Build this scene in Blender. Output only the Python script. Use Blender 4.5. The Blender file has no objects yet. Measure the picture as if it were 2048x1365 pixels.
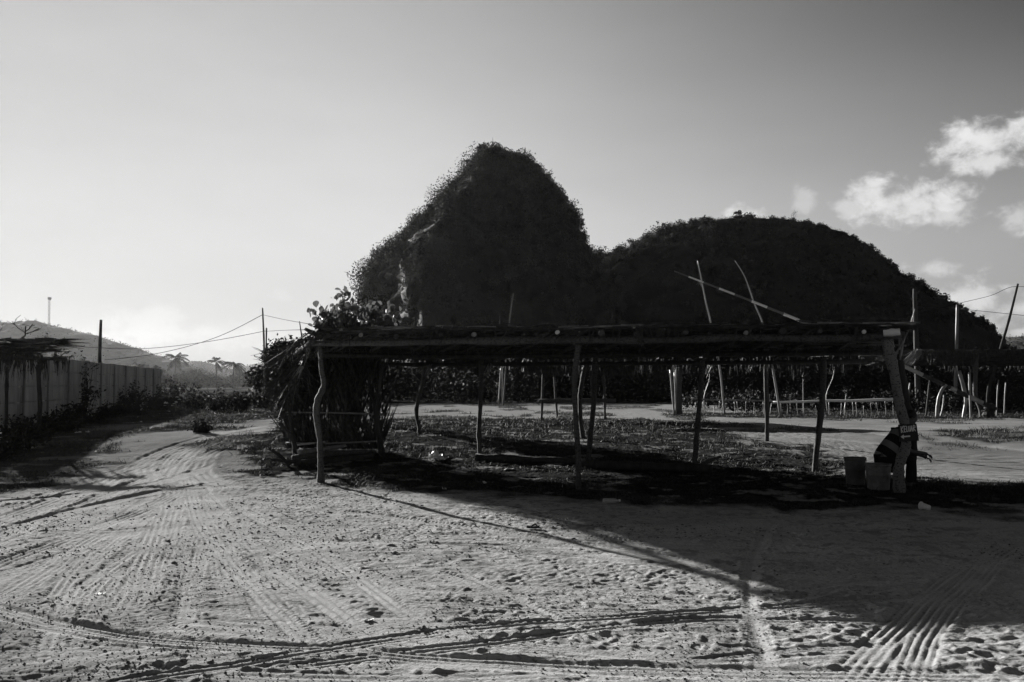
import bpy, math, random
import numpy as np
from mathutils import Vector, Matrix
random.seed(7)
rng = np.random.default_rng(11)
R = math.radians
scene = bpy.context.scene
COL = scene.collection

# ------------------------------------------------------------------ camera
EYE = 1.65
F = 1774.0                       # focal length in pixels of the 2048 px wide picture
PITCH = math.atan((770 - 682.5) / F)
cd = bpy.data.cameras.new('camera')
cam = bpy.data.objects.new('camera', cd)
COL.objects.link(cam)
cam.location = (0, 0, EYE)
cam.rotation_euler = (math.pi / 2 + PITCH, 0, 0)
cd.sensor_width = 36
cd.lens = 36 * F / 2048
cd.clip_end = 9000
cd.clip_start = 0.1
scene.camera = cam
CP, SP = math.cos(PITCH), math.sin(PITCH)


def ray(px, py):
    a, b = (px - 1024) / F, (682.5 - py) / F
    return Vector((a, CP - b * SP, SP + b * CP))


def at(px, py, Y):
    """point seen at a picture position, at distance Y in front of the camera"""
    d = ray(px, py)
    return Vector((0, 0, EYE)) + d * (Y / d.y)


def gz(x, y):
    """broad height of the ground: the grass under the stall lies a little higher"""
    t = np.clip((np.asarray(y, float) - 17) / 8.0, 0, 1)
    return 0.3 * t * t * (3 - 2 * t)


def G(px, py):
    """point of the ground seen at a picture position"""
    d = ray(px, py)
    Y = 10.0
    z = 0.0
    for _ in range(40):
        t = (z - EYE) / d.z
        y = d.y * t
        z = 0.6 * z + 0.4 * float(gz(0, min(y, 900)))
    t = (z - EYE) / d.z
    return Vector((d.x * t, d.y * t, z))


# ------------------------------------------------------------------ noise
def _hash(ix, iy, seed):
    h = (ix.astype(np.int64) * 374761393 + iy.astype(np.int64) * 668265263 + seed * 1274126177) & 0x7fffffff
    h = ((h ^ (h >> 13)) * 1274126177) & 0x7fffffff
    h = (h ^ (h >> 16)) & 0xffff
    return h / 65535.0


def noise(x, y, seed=0):
    ix, iy = np.floor(x), np.floor(y)
    fx, fy = x - ix, y - iy
    ux, uy = fx * fx * fx * (fx * (fx * 6 - 15) + 10), fy * fy * fy * (fy * (fy * 6 - 15) + 10)
    a, b = _hash(ix, iy, seed), _hash(ix + 1, iy, seed)
    c, d = _hash(ix, iy + 1, seed), _hash(ix + 1, iy + 1, seed)
    return (a * (1 - ux) + b * ux) * (1 - uy) + (c * (1 - ux) + d * ux) * uy - 0.5


def fbm(x, y, octv=4, seed=0):
    s, a = 0, 1.0
    for k in range(octv):
        s = s + a * noise(x * 2 ** k + 17.3 * k, y * 2 ** k - 9.1 * k, seed + k)
        a *= 0.5
    return s


# ------------------------------------------------------------------ materials
def mat(name, lo, hi=None, rough=0.85, scale=4.0, spec=0.25, bump=0.0, stretch=(1, 1, 1), bscale=None, detail=6):
    m = bpy.data.materials.new(name)
    m.use_nodes = True
    nt = m.node_tree
    b = nt.nodes['Principled BSDF']
    b.inputs['Roughness'].default_value = rough
    b.inputs['Specular IOR Level'].default_value = spec
    if hi is None:
        hi = lo
    tc = nt.nodes.new('ShaderNodeTexCoord')
    mp = nt.nodes.new('ShaderNodeMapping')
    mp.inputs['Scale'].default_value = stretch
    nt.links.new(tc.outputs['Object'], mp.inputs['Vector'])
    n = nt.nodes.new('ShaderNodeTexNoise')
    n.inputs['Scale'].default_value = scale
    n.inputs['Detail'].default_value = detail
    n.inputs['Roughness'].default_value = 0.65
    nt.links.new(mp.outputs[0], n.inputs['Vector'])
    r = nt.nodes.new('ShaderNodeMapRange')
    r.inputs['From Min'].default_value = 0.3
    r.inputs['From Max'].default_value = 0.7
    r.inputs['To Min'].default_value = lo
    r.inputs['To Max'].default_value = hi
    nt.links.new(n.outputs['Fac'], r.inputs['Value'])
    nt.links.new(r.outputs[0], b.inputs['Base Color'])
    if bump:
        n2 = nt.nodes.new('ShaderNodeTexNoise')
        n2.inputs['Scale'].default_value = bscale or scale * 3
        n2.inputs['Detail'].default_value = 6
        nt.links.new(mp.outputs[0], n2.inputs['Vector'])
        bp = nt.nodes.new('ShaderNodeBump')
        bp.inputs['Strength'].default_value = 0.8
        bp.inputs['Distance'].default_value = bump
        nt.links.new(n2.outputs['Fac'], bp.inputs['Height'])
        nt.links.new(bp.outputs[0], b.inputs['Normal'])
    return m


def spotted(name, base, dark, scale, lo=0.52, hi=0.6, bump=0.01):
    """pale bark with dark patches"""
    m = mat(name, base * 0.8, base * 1.15, 0.85, 6, 0.25, bump, (1, 1, 0.5), 30)
    nt = m.node_tree
    b = nt.nodes['Principled BSDF']
    src = b.inputs['Base Color'].links[0].from_socket
    tc = nt.nodes.new('ShaderNodeTexCoord')
    mp = nt.nodes.new('ShaderNodeMapping')
    mp.inputs['Scale'].default_value = (1, 1, 1.6)
    n = nt.nodes.new('ShaderNodeTexNoise')
    n.inputs['Scale'].default_value = scale
    n.inputs['Detail'].default_value = 3
    nt.links.new(tc.outputs['Object'], mp.inputs[0])
    nt.links.new(mp.outputs[0], n.inputs['Vector'])
    r = nt.nodes.new('ShaderNodeMapRange')
    r.inputs['From Min'].default_value = lo
    r.inputs['From Max'].default_value = hi
    nt.links.new(n.outputs['Fac'], r.inputs['Value'])
    mx = nt.nodes.new('ShaderNodeMix')
    mx.data_type = 'FLOAT'
    nt.links.new(r.outputs[0], mx.inputs[0])
    nt.links.new(src, mx.inputs[2])
    mx.inputs[3].default_value = dark
    nt.links.new(mx.outputs[0], b.inputs['Base Color'])
    return m


M = {}
M['bark'] = spotted('bark_wood', 0.075, 0.03, 26, 0.5, 0.65)
M['pale_bark'] = spotted('pale_spotted_bark', 0.17, 0.035, 30, 0.56, 0.62)
M['dark_bark'] = mat('dark_bark', 0.025, 0.06, 0.9, 8, 0.2, 0.02, (1, 1, 0.3))
M['stick'] = mat('weathered_stick', 0.11, 0.24, 0.45, 7, 0.5, 0.008, (1, 1, 0.3))
M['bamboo'] = mat('bamboo_cane', 0.22, 0.36, 0.35, 5, 0.5, 0.003, (1, 1, 0.3))
M['peeled'] = mat('peeled_wood', 0.6, 0.75, 0.4, 5, 0.5, 0.004, (0.3, 1, 1))
M['thatch'] = mat('dry_thatch', 0.02, 0.075, 0.75, 9, 0.15, 0.004)
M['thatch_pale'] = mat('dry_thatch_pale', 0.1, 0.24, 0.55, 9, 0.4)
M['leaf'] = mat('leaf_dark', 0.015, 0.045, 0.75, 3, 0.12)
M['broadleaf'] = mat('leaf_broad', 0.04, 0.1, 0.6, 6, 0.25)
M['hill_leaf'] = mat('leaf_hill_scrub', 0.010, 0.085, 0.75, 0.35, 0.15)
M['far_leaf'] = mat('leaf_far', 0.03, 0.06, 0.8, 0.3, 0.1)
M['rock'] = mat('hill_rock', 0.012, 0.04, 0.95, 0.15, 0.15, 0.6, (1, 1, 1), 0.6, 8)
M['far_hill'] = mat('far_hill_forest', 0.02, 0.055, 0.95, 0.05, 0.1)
M['concrete'] = mat('old_concrete', 0.2, 0.54, 0.9, 2.2, 0.2, 0.006, (1, 1, 0.22), 20, 8)
M['concrete_dark'] = mat('old_concrete_post', 0.14, 0.24, 0.9, 1.5, 0.2, 0.006)
M['grass'] = mat('dry_grass_blade', 0.025, 0.085, 0.7, 1.5, 0.2)
M['litter'] = mat('white_plastic', 0.65, 0.8, 0.4, 12, 0.5)
M['bucket'] = mat('pale_bucket_plastic', 0.1, 0.26, 0.5, 9, 0.4, 0.001)
M['bucket_dim'] = mat('grimy_bucket_plastic', 0.07, 0.13, 0.55, 5, 0.4, 0.001)
M['black'] = mat('black_paint', 0.012, 0.02, 0.6, 6, 0.3)
M['white_paint'] = mat('white_paint', 0.7, 0.85, 0.6, 40, 0.3)
M['dark_paint'] = mat('dark_band_paint', 0.1, 0.15, 0.6, 20, 0.3)
M['wire'] = mat('wire', 0.02, 0.03, 1.0, 4, 0.0)
M['steel'] = mat('galvanised_steel', 0.1, 0.15, 0.5)
M['skin'] = mat('skin', 0.06, 0.09, 0.55, 20, 0.35)
M['hair'] = mat('hair', 0.008, 0.014, 0.6, 40, 0.3)
M['trousers'] = mat('dark_cloth', 0.012, 0.02, 0.9, 30, 0.1, 0.003)
M['clod'] = mat('earth_clod', 0.06, 0.22, 0.95, 6, 0.05)
M['stone'] = mat('dark_stone', 0.03, 0.07, 0.9, 6, 0.2, 0.03)

# large leaves let some of the light through
nt = M['broadleaf'].node_tree
tr_ = nt.nodes.new('ShaderNodeBsdfTranslucent'); tr_.inputs['Color'].default_value = (0.3, 0.3, 0.3, 1)
mxs = nt.nodes.new('ShaderNodeMixShader'); mxs.inputs[0].default_value = 0.13
nt.links.new(nt.nodes['Principled BSDF'].outputs[0], mxs.inputs[1]); nt.links.new(tr_.outputs[0], mxs.inputs[2])
nt.links.new(mxs.outputs[0], nt.nodes['Material Output'].inputs['Surface'])

# striped shirt cloth: bands across the length of the torso
ms = mat('striped_cloth', 0.03, 0.04, 0.9, 30, 0.1)
nt = ms.node_tree
tcn = nt.nodes.new('ShaderNodeTexCoord')
at_ = nt.nodes.new('ShaderNodeVectorMath'); at_.operation = 'DOT_PRODUCT'
at_.inputs[1].default_value = (0.58, 0, 0.81)
mth = nt.nodes.new('ShaderNodeMath'); mth.operation = 'MULTIPLY'; mth.inputs[1].default_value = 4.3
fr = nt.nodes.new('ShaderNodeMath'); fr.operation = 'FRACT'
gt = nt.nodes.new('ShaderNodeMath'); gt.operation = 'GREATER_THAN'; gt.inputs[1].default_value = 0.55
mrr = nt.nodes.new('ShaderNodeMapRange'); mrr.inputs['To Min'].default_value = 0.018; mrr.inputs['To Max'].default_value = 0.19
nt.links.new(tcn.outputs['Object'], at_.inputs[0]); nt.links.new(at_.outputs['Value'], mth.inputs[0])
nt.links.new(mth.outputs[0], fr.inputs[0]); nt.links.new(fr.outputs[0], gt.inputs[0])
nt.links.new(gt.outputs[0], mrr.inputs['Value'])
nt.links.new(mrr.outputs[0], nt.nodes['Principled BSDF'].inputs['Base Color'])
M['shirt'] = ms

# clear plastic
mc = bpy.data.materials.new('clear_plastic'); mc.use_nodes = True
bb = mc.node_tree.nodes['Principled BSDF']
bb.inputs['Base Color'].default_value = (0.8, 0.8, 0.8, 1)
bb.inputs['Roughness'].default_value = 0.15
bb.inputs['Transmission Weight'].default_value = 0.6
bb.inputs['IOR'].default_value = 1.3
M['clear'] = mc


# ------------------------------------------------------------------ object helpers
def tag(o, label=None, cat=None, group=None, kind=None):
    if label: o['label'] = label
    if cat: o['category'] = cat
    if group: o['group'] = group
    if kind: o['kind'] = kind
    return o


def empty(name, loc, label=None, cat=None, group=None):
    o = bpy.data.objects.new(name, None)
    COL.objects.link(o)
    o.location = loc
    o.empty_display_size = 0.1
    return tag(o, label, cat, group)


def mesh_np(name, V, quads, material, parent=None, smooth=False, loc=None, tris=None):
    V = np.asarray(V, np.float32).copy()
    off = Vector((0, 0, 0))
    p = parent
    while p is not None:
        off += p.location
        p = p.parent
    if loc is not None and parent is None:
        off = Vector(loc)
    V -= np.array(off, np.float32)
    me = bpy.data.meshes.new(name)
    me.vertices.add(len(V))
    me.vertices.foreach_set('co', V.ravel())
    q = np.asarray(quads, np.int32).reshape(-1, 4) if quads is not None and len(quads) else np.zeros((0, 4), np.int32)
    t = np.asarray(tris, np.int32).reshape(-1, 3) if tris is not None and len(tris) else np.zeros((0, 3), np.int32)
    nl = q.size + t.size
    me.loops.add(nl)
    me.loops.foreach_set('vertex_index', np.concatenate([q.ravel(), t.ravel()]))
    me.polygons.add(len(q) + len(t))
    st = np.concatenate([np.arange(len(q)) * 4, q.size + np.arange(len(t)) * 3]).astype(np.int32)
    me.polygons.foreach_set('loop_start', st)
    me.update(calc_edges=True)
    me.polygons.foreach_set('use_smooth', np.full(len(me.polygons), bool(smooth)))
    me.materials.append(material)
    o = bpy.data.objects.new(name, me)
    COL.objects.link(o)
    if parent is not None:
        o.parent = parent
    elif loc is not None:
        o.location = loc
    return o


class MB:
    """collects shapes for ONE mesh"""
    def __init__(s):
        s.V, s.Q, s.T, s.n = [], [], [], 0

    def add(s, V, Q=None, T=None):
        V = np.asarray(V, float)
        if Q is not None and len(Q): s.Q.append(np.asarray(Q) + s.n)
        if T is not None and len(T): s.T.append(np.asarray(T) + s.n)
        s.V.append(V)
        s.n += len(V)
        return s

    def tube(s, pts, rad, n=8, lump=0.0, sub=1, seed=0):
        pts = [Vector(p) for p in pts]
        if not hasattr(rad, '__len__'): rad = [rad] * len(pts)
        if sub > 1 and len(pts) > 1:     # catmull-rom resample
            np_, nr = [], []
            for i in range(len(pts) - 1):
                p0, p1, p2, p3 = pts[max(i - 1, 0)], pts[i], pts[i + 1], pts[min(i + 2, len(pts) - 1)]
                for k in range(sub):
                    t = k / sub
                    np_.append(0.5 * ((2 * p1) + (p2 - p0) * t + (2 * p0 - 5 * p1 + 4 * p2 - p3) * t * t + (3 * p1 - p0 - 3 * p2 + p3) * t ** 3))
                    nr.append(rad[i] * (1 - t) + rad[i + 1] * t)
            np_.append(pts[-1]); nr.append(rad[-1])
            pts, rad = np_, nr
        rr = random.Random(seed * 91 + len(pts))
        ring = []
        prev = None
        for i, p in enumerate(pts):
            d = (pts[min(i + 1, len(pts) - 1)] - pts[max(i - 1, 0)])
            d = d.normalized() if d.length > 1e-9 else Vector((0, 0, 1))
            if prev is None:
                a = d.orthogonal().normalized()
            else:
                a = (prev - d * prev.dot(d))
                a = a.normalized() if a.length > 1e-6 else d.orthogonal().normalized()
            prev = a
            b = d.cross(a)
            kn = 1 + lump * rr.gauss(0, 1.0) + (lump * 3.5 if lump > 0.04 and rr.random() < 0.07 else 0)
            for k in range(n):
                w = 2 * math.pi * k / n
                q = rad[i] * kn * (1 + (rr.random() - 0.5) * 2 * lump)
                ring.append(p + (a * math.cos(w) + b * math.sin(w)) * q)
        m = len(pts)
        Q = [(i * n + k, i * n + (k + 1) % n, (i + 1) * n + (k + 1) % n, (i + 1) * n + k) for i in range(m - 1) for k in range(n)]
        c0, c1 = len(ring), len(ring) + 1
        ring += [pts[0], pts[-1]]
        T = [(c0, (k + 1) % n, k) for k in range(n)] + [(c1, (m - 1) * n + k, (m - 1) * n + (k + 1) % n) for k in range(n)]
        return s.add([tuple(v) for v in ring], Q, T)

    def box(s, c, size, rot=None, jit=0.0):
        V = []
        for dx in (-.5, .5):
            for dy in (-.5, .5):
                for dz in (-.5, .5):
                    v = Vector((dx * size[0], dy * size[1], dz * size[2]))
                    if jit: v += Vector((random.uniform(-jit, jit) for _ in range(3)))
                    if rot is not None: v = rot @ v
                    V.append(tuple(v + Vector(c)))
        return s.add(V, [(0, 1, 3, 2), (4, 6, 7, 5), (0, 4, 5, 1), (2, 3, 7, 6), (0, 2, 6, 4), (1, 5, 7, 3)])

    def lathe(s, prof, base, axis=Vector((0, 0, 1)), n=24):
        """profile of (radius, height) turned round an axis"""
        axis = Vector(axis).normalized()
        a = axis.orthogonal().normalized(); b = axis.cross(a)
        V, Q = [], []
        for r, h in prof:
            for k in range(n):
                w = 2 * math.pi * k / n
                V.append(tuple(Vector(base) + axis * h + (a * math.cos(w) + b * math.sin(w)) * r))
        for i in range(len(prof) - 1):
            for k in range(n):
                Q.append((i * n + k, i * n + (k + 1) % n, (i + 1) * n + (k + 1) % n, (i + 1) * n + k))
        return s.add(V, Q)

    def leaves(s, C, size, flat=0.0, aspect=0.55, r=None):
        """leaf-shaped faces at the points C"""
        r = r or rng
        C = np.asarray(C, float)
        n = len(C)
        if n == 0: return s
        u = r.normal(size=(n, 3)); u /= np.linalg.norm(u, axis=1)[:, None]
        w = r.normal(size=(n, 3)); w[:, 2] *= (1 + flat)
        v = np.cross(u, w); v /= np.linalg.norm(v, axis=1)[:, None] + 1e-9
        L = (np.asarray(size) * r.uniform(0.6, 1.4, n))[:, None]
        bend = np.cross(u, v) * L * 0.15
        P = np.stack([C - u * L, C + v * L * aspect + bend, C + u * L, C - v * L * aspect + bend], 1).reshape(-1, 3)
        return s.add(P, np.arange(n * 4).reshape(-1, 4))

    def blades(s, A, D, width, bend=0.3, seg=2):
        """thin strips from the points A along the vectors D, drooping"""
        A, D = np.asarray(A, float), np.asarray(D, float)
        n = len(A)
        if n == 0: return s
        side = np.cross(D, rng.normal(size=(n, 3)))
        side /= np.linalg.norm(side, axis=1)[:, None] + 1e-9
        W = (np.asarray(width) * rng.uniform(0.6, 1.4, n))[:, None]
        L = np.linalg.norm(D, axis=1)[:, None]
        rows = []
        for k in range(seg + 1):
            t = k / seg
            p = A + D * t
            p[:, 2] -= (bend * L[:, 0] * t * t)
            ww = W * (1 - 0.75 * t)
            rows.append(p - side * ww * 0.5); rows.append(p + side * ww * 0.5)
        P = np.stack(rows, 1).reshape(-1, 3)
        m = 2 * (seg + 1)
        b = np.arange(n)[:, None] * m
        Q = np.concatenate([b + np.array([[2 * k, 2 * k + 1, 2 * k + 3, 2 * k + 2]]) for k in range(seg)], 0)
        return s.add(P, Q)

    def build(s, name, material, parent=None, smooth=False, loc=None):
        V = np.concatenate(s.V) if s.V else np.zeros((0, 3))
        Q = np.concatenate(s.Q) if s.Q else None
        T = np.concatenate(s.T) if s.T else None
        return mesh_np(name, V, Q, material, parent, smooth, loc, T)


def foot(px, py, dz=0.0):
    p = G(px, py); p.z += dz
    return p


# ------------------------------------------------------------------ ground
def smooth_line(P, step=0.25):
    """world polyline through the points, resampled"""
    P = [np.array((p.x, p.y)) for p in P]
    out = []
    for i in range(len(P) - 1):
        p0, p1, p2, p3 = P[max(i - 1, 0)], P[i], P[i + 1], P[min(i + 2, len(P) - 1)]
        n = max(2, int(np.linalg.norm(p2 - p1) / step))
        for k in range(n):
            t = k / n
            out.append(0.5 * ((2 * p1) + (p2 - p0) * t + (2 * p0 - 5 * p1 + 4 * p2 - p3) * t * t + (3 * p1 - p0 - 3 * p2 + p3) * t ** 3))
    out.append(P[-1])
    return np.array(out)


def poly_sd(x, y, poly):
    """signed distance (positive inside) to a polygon"""
    d2 = np.full(x.shape, 1e12)
    inside = np.zeros(x.shape, bool)
    n = len(poly)
    for i in range(n):
        ax, ay = poly[i]; bx, by = poly[(i + 1) % n]
        ex, ey = bx - ax, by - ay
        t = np.clip(((x - ax) * ex + (y - ay) * ey) / (ex * ex + ey * ey + 1e-9), 0, 1)
        d2 = np.minimum(d2, (x - ax - t * ex) ** 2 + (y - ay - t * ey) ** 2)
        c = ((ay > y) != (by > y)) & (x < (bx - ax) * (y - ay) / (by - ay + 1e-12) + ax)
        inside ^= c
    d = np.sqrt(d2)
    return np.where(inside, d, -d)


def gpoly(pts):
    return [(p.x, p.y) for p in (G(*q) for q in pts)]


SOIL_SHADE = [  # outlines of dark ground, mostly grassy, some of it painted-in shade
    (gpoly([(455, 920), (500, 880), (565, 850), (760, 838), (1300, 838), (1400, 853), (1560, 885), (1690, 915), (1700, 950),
            (1790, 962), (1900, 955), (2110, 975), (2110, 1022), (1900, 1012), (1650, 1018), (1400, 1012), (1200, 1000), (1000, 990), (860, 984),  # outline runs on over the dark ground at the right
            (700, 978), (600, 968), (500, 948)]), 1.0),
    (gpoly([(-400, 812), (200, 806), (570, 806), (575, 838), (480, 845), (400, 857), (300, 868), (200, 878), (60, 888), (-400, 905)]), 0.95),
    (gpoly([(-400, 890), (90, 886), (190, 877), (250, 884), (230, 905), (120, 915), (230, 925), (180, 950), (60, 985), (-400, 1010)]), 0.85),  # grass, and below it the shed's cast shadow painted into the ground
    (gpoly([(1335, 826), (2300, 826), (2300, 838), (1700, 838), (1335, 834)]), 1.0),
    (gpoly([(1860, 862), (1950, 858), (2200, 866), (2200, 892), (1990, 886), (1890, 874)]), 0.95),  # dark lens on the sand at the right
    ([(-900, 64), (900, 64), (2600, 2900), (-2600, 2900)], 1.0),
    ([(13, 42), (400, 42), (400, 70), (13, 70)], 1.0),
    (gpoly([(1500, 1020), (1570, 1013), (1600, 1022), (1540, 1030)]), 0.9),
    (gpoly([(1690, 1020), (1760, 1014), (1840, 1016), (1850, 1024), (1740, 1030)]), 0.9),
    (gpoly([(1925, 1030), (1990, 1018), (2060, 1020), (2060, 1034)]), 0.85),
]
SAND_PATCH = gpoly([(150, 866), (230, 850), (330, 846), (340, 853), (260, 862), (180, 872)])

# tyre tracks: (points as seen, half width m, depth m, grooves, lug spacing m)
TRACKS = [
    ([(-60, 1200), (20, 1222), (130, 1248), (300, 1274), (500, 1292), (640, 1297), (770, 1300)], 0.085, 0.026, 3, 0.0),
    ([(-60, 1225), (130, 1262), (300, 1288), (470, 1302), (640, 1304)], 0.05, 0.018, 1, 0.0),
    ([(150, 1380), (480, 1330), (700, 1292), (1000, 1252), (1300, 1233), (1560, 1214), (1800, 1200), (2100, 1190)], 0.075, 0.019, 2, 0.06),
    ([(500, 1352), (740, 1315), (1000, 1288), (1200, 1258), (1450, 1240), (1800, 1246), (2100, 1244)], 0.075, 0.019, 2, 0.06),
    ([(640, 1290), (760, 1308), (900, 1322), (1000, 1326), (1200, 1336), (1450, 1344), (1800, 1350), (2100, 1354)], 0.1, 0.02, 3, 0.07),
    ([(760, 1330), (1000, 1338), (1250, 1350), (1500, 1356)], 0.05, 0.014, 1, 0.0),
    ([(1555, 1040), (1525, 1080), (1508, 1120), (1500, 1160), (1502, 1220), (1515, 1270), (1535, 1330), (1550, 1380)], 0.08, 0.012, 1, 0.055),
    ([(2040, 1080), (1970, 1120), (1905, 1165), (1840, 1215), (1775, 1280), (1730, 1330), (1690, 1380)], 0.115, 0.010, 4, 0.0),
    ([(2000, 1100), (1945, 1165), (1890, 1215), (1850, 1270), (1825, 1330), (1810, 1380)], 0.105, 0.010, 4, 0.0),
    ([(370, 970), (345, 1040), (320, 1100), (270, 1180), (220, 1260)], 0.13, 0.012, 4, 0.06),
    ([(380, 975), (400, 1040), (450, 1110), (530, 1200), (620, 1290), (660, 1340)], 0.12, 0.012, 4, 0.06),
    ([(385, 1000), (450, 1060), (540, 1130), (640, 1200), (760, 1290)], 0.11, 0.012, 3, 0.06),
    ([(360, 985), (270, 1030), (180, 1080), (90, 1140), (0, 1200)], 0.13, 0.013, 4, 0.06),
    ([(340, 1000), (230, 1040), (140, 1075), (40, 1110), (-60, 1150)], 0.12, 0.012, 3, 0.06),
    ([(330, 1020), (310, 1080), (290, 1140), (280, 1200)], 0.13, 0.012, 4, 0.06),
    ([(300, 1030), (200, 1110), (150, 1180), (110, 1260), (90, 1330)], 0.12, 0.011, 4, 0.06),
    ([(450, 1000), (560, 1060), (680, 1130), (800, 1220), (860, 1260)], 0.1, 0.01, 3, 0.06),
    ([(560, 852), (470, 885), (425, 905), (405, 925), (402, 945), (430, 965), (480, 978)], 0.2, 0.035, 3, 0.0),
    ([(600, 846), (470, 868), (380, 890), (310, 910), (285, 935), (290, 960), (240, 985)], 0.2, 0.025, 3, 0.0),
    ([(560, 845), (430, 870), (330, 900), (270, 930), (220, 960), (190, 990)], 0.18, 0.025, 3, 0.0),
    ([(640, 845), (520, 862), (430, 880), (380, 915), (350, 950), (365, 975)], 0.15, 0.02, 2, 0.0),
    ([(-60, 1012), (100, 995), (230, 980), (330, 962), (400, 940), (450, 925)], 0.16, 0.035, 0, 0.0),
    ([(-60, 1088), (60, 1045), (180, 1012), (300, 988), (400, 972), (490, 957)], 0.16, 0.035, 0, 0.0),
    ([(-40, 1060), (120, 1062), (240, 1058), (330, 1050), (430, 1052)], 0.05, 0.016, 0, 0.0),
    ([(480, 985), (640, 1000), (800, 1015), (1000, 1050), (1250, 1085), (1500, 1110), (1800, 1130), (2100, 1140)], 0.14, 0.012, 4, 0.06),
    ([(420, 990), (640, 1020), (850, 1045), (1050, 1075), (1300, 1115), (1550, 1150), (1800, 1170)], 0.13, 0.013, 4, 0.06),
    ([(600, 1010), (800, 1060), (1000, 1085), (1250, 1095), (1500, 1090), (2100, 1070)], 0.13, 0.01, 4, 0.06),
    ([(780, 1083), (860, 1110), (950, 1160), (1100, 1230), (1250, 1300)], 0.06, 0.012, 1, 0.05),
    ([(640, 1060), (780, 1084), (950, 1095), (1200, 1120), (1420, 1150)], 0.06, 0.012, 1, 0.05),
    ([(1180, 1110), (1400, 1130), (1700, 1150), (1950, 1160), (2100, 1165)], 0.08, 0.01, 2, 0.06),
    ([(1100, 1180), (1350, 1205), (1600, 1220), (1750, 1222)], 0.07, 0.009, 2, 0.06),
    ([(1400, 1062), (1650, 1058), (1900, 1050), (2100, 1040)], 0.16, 0.012, 4, 0.0),
    ([(1350, 1035), (1650, 1040), (2100, 1060)], 0.16, 0.01, 4, 0.0),
    ([(1380, 870), (1600, 875), (1850, 900), (2100, 930)], 0.2, 0.02, 3, 0.0),
    ([(1330, 850), (1600, 858), (1850, 880), (2100, 905)], 0.2, 0.02, 3, 0.0),
    ([(1500, 850), (1800, 852), (2100, 868)], 0.2, 0.02, 3, 0.0),
    ([(220, 1200), (340, 1260), (420, 1310), (480, 1370)], 0.12, 0.012, 3, 0.06),
    ([(120, 1260), (160, 1310), (220, 1370)], 0.12, 0.012, 3, 0.06),
    ([(560, 1260), (660, 1310), (760, 1370)], 0.09, 0.012, 3, 0.06),
    ([(760, 1330), (830, 1365)], 0.09, 0.012, 2, 0.06),
]


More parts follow.
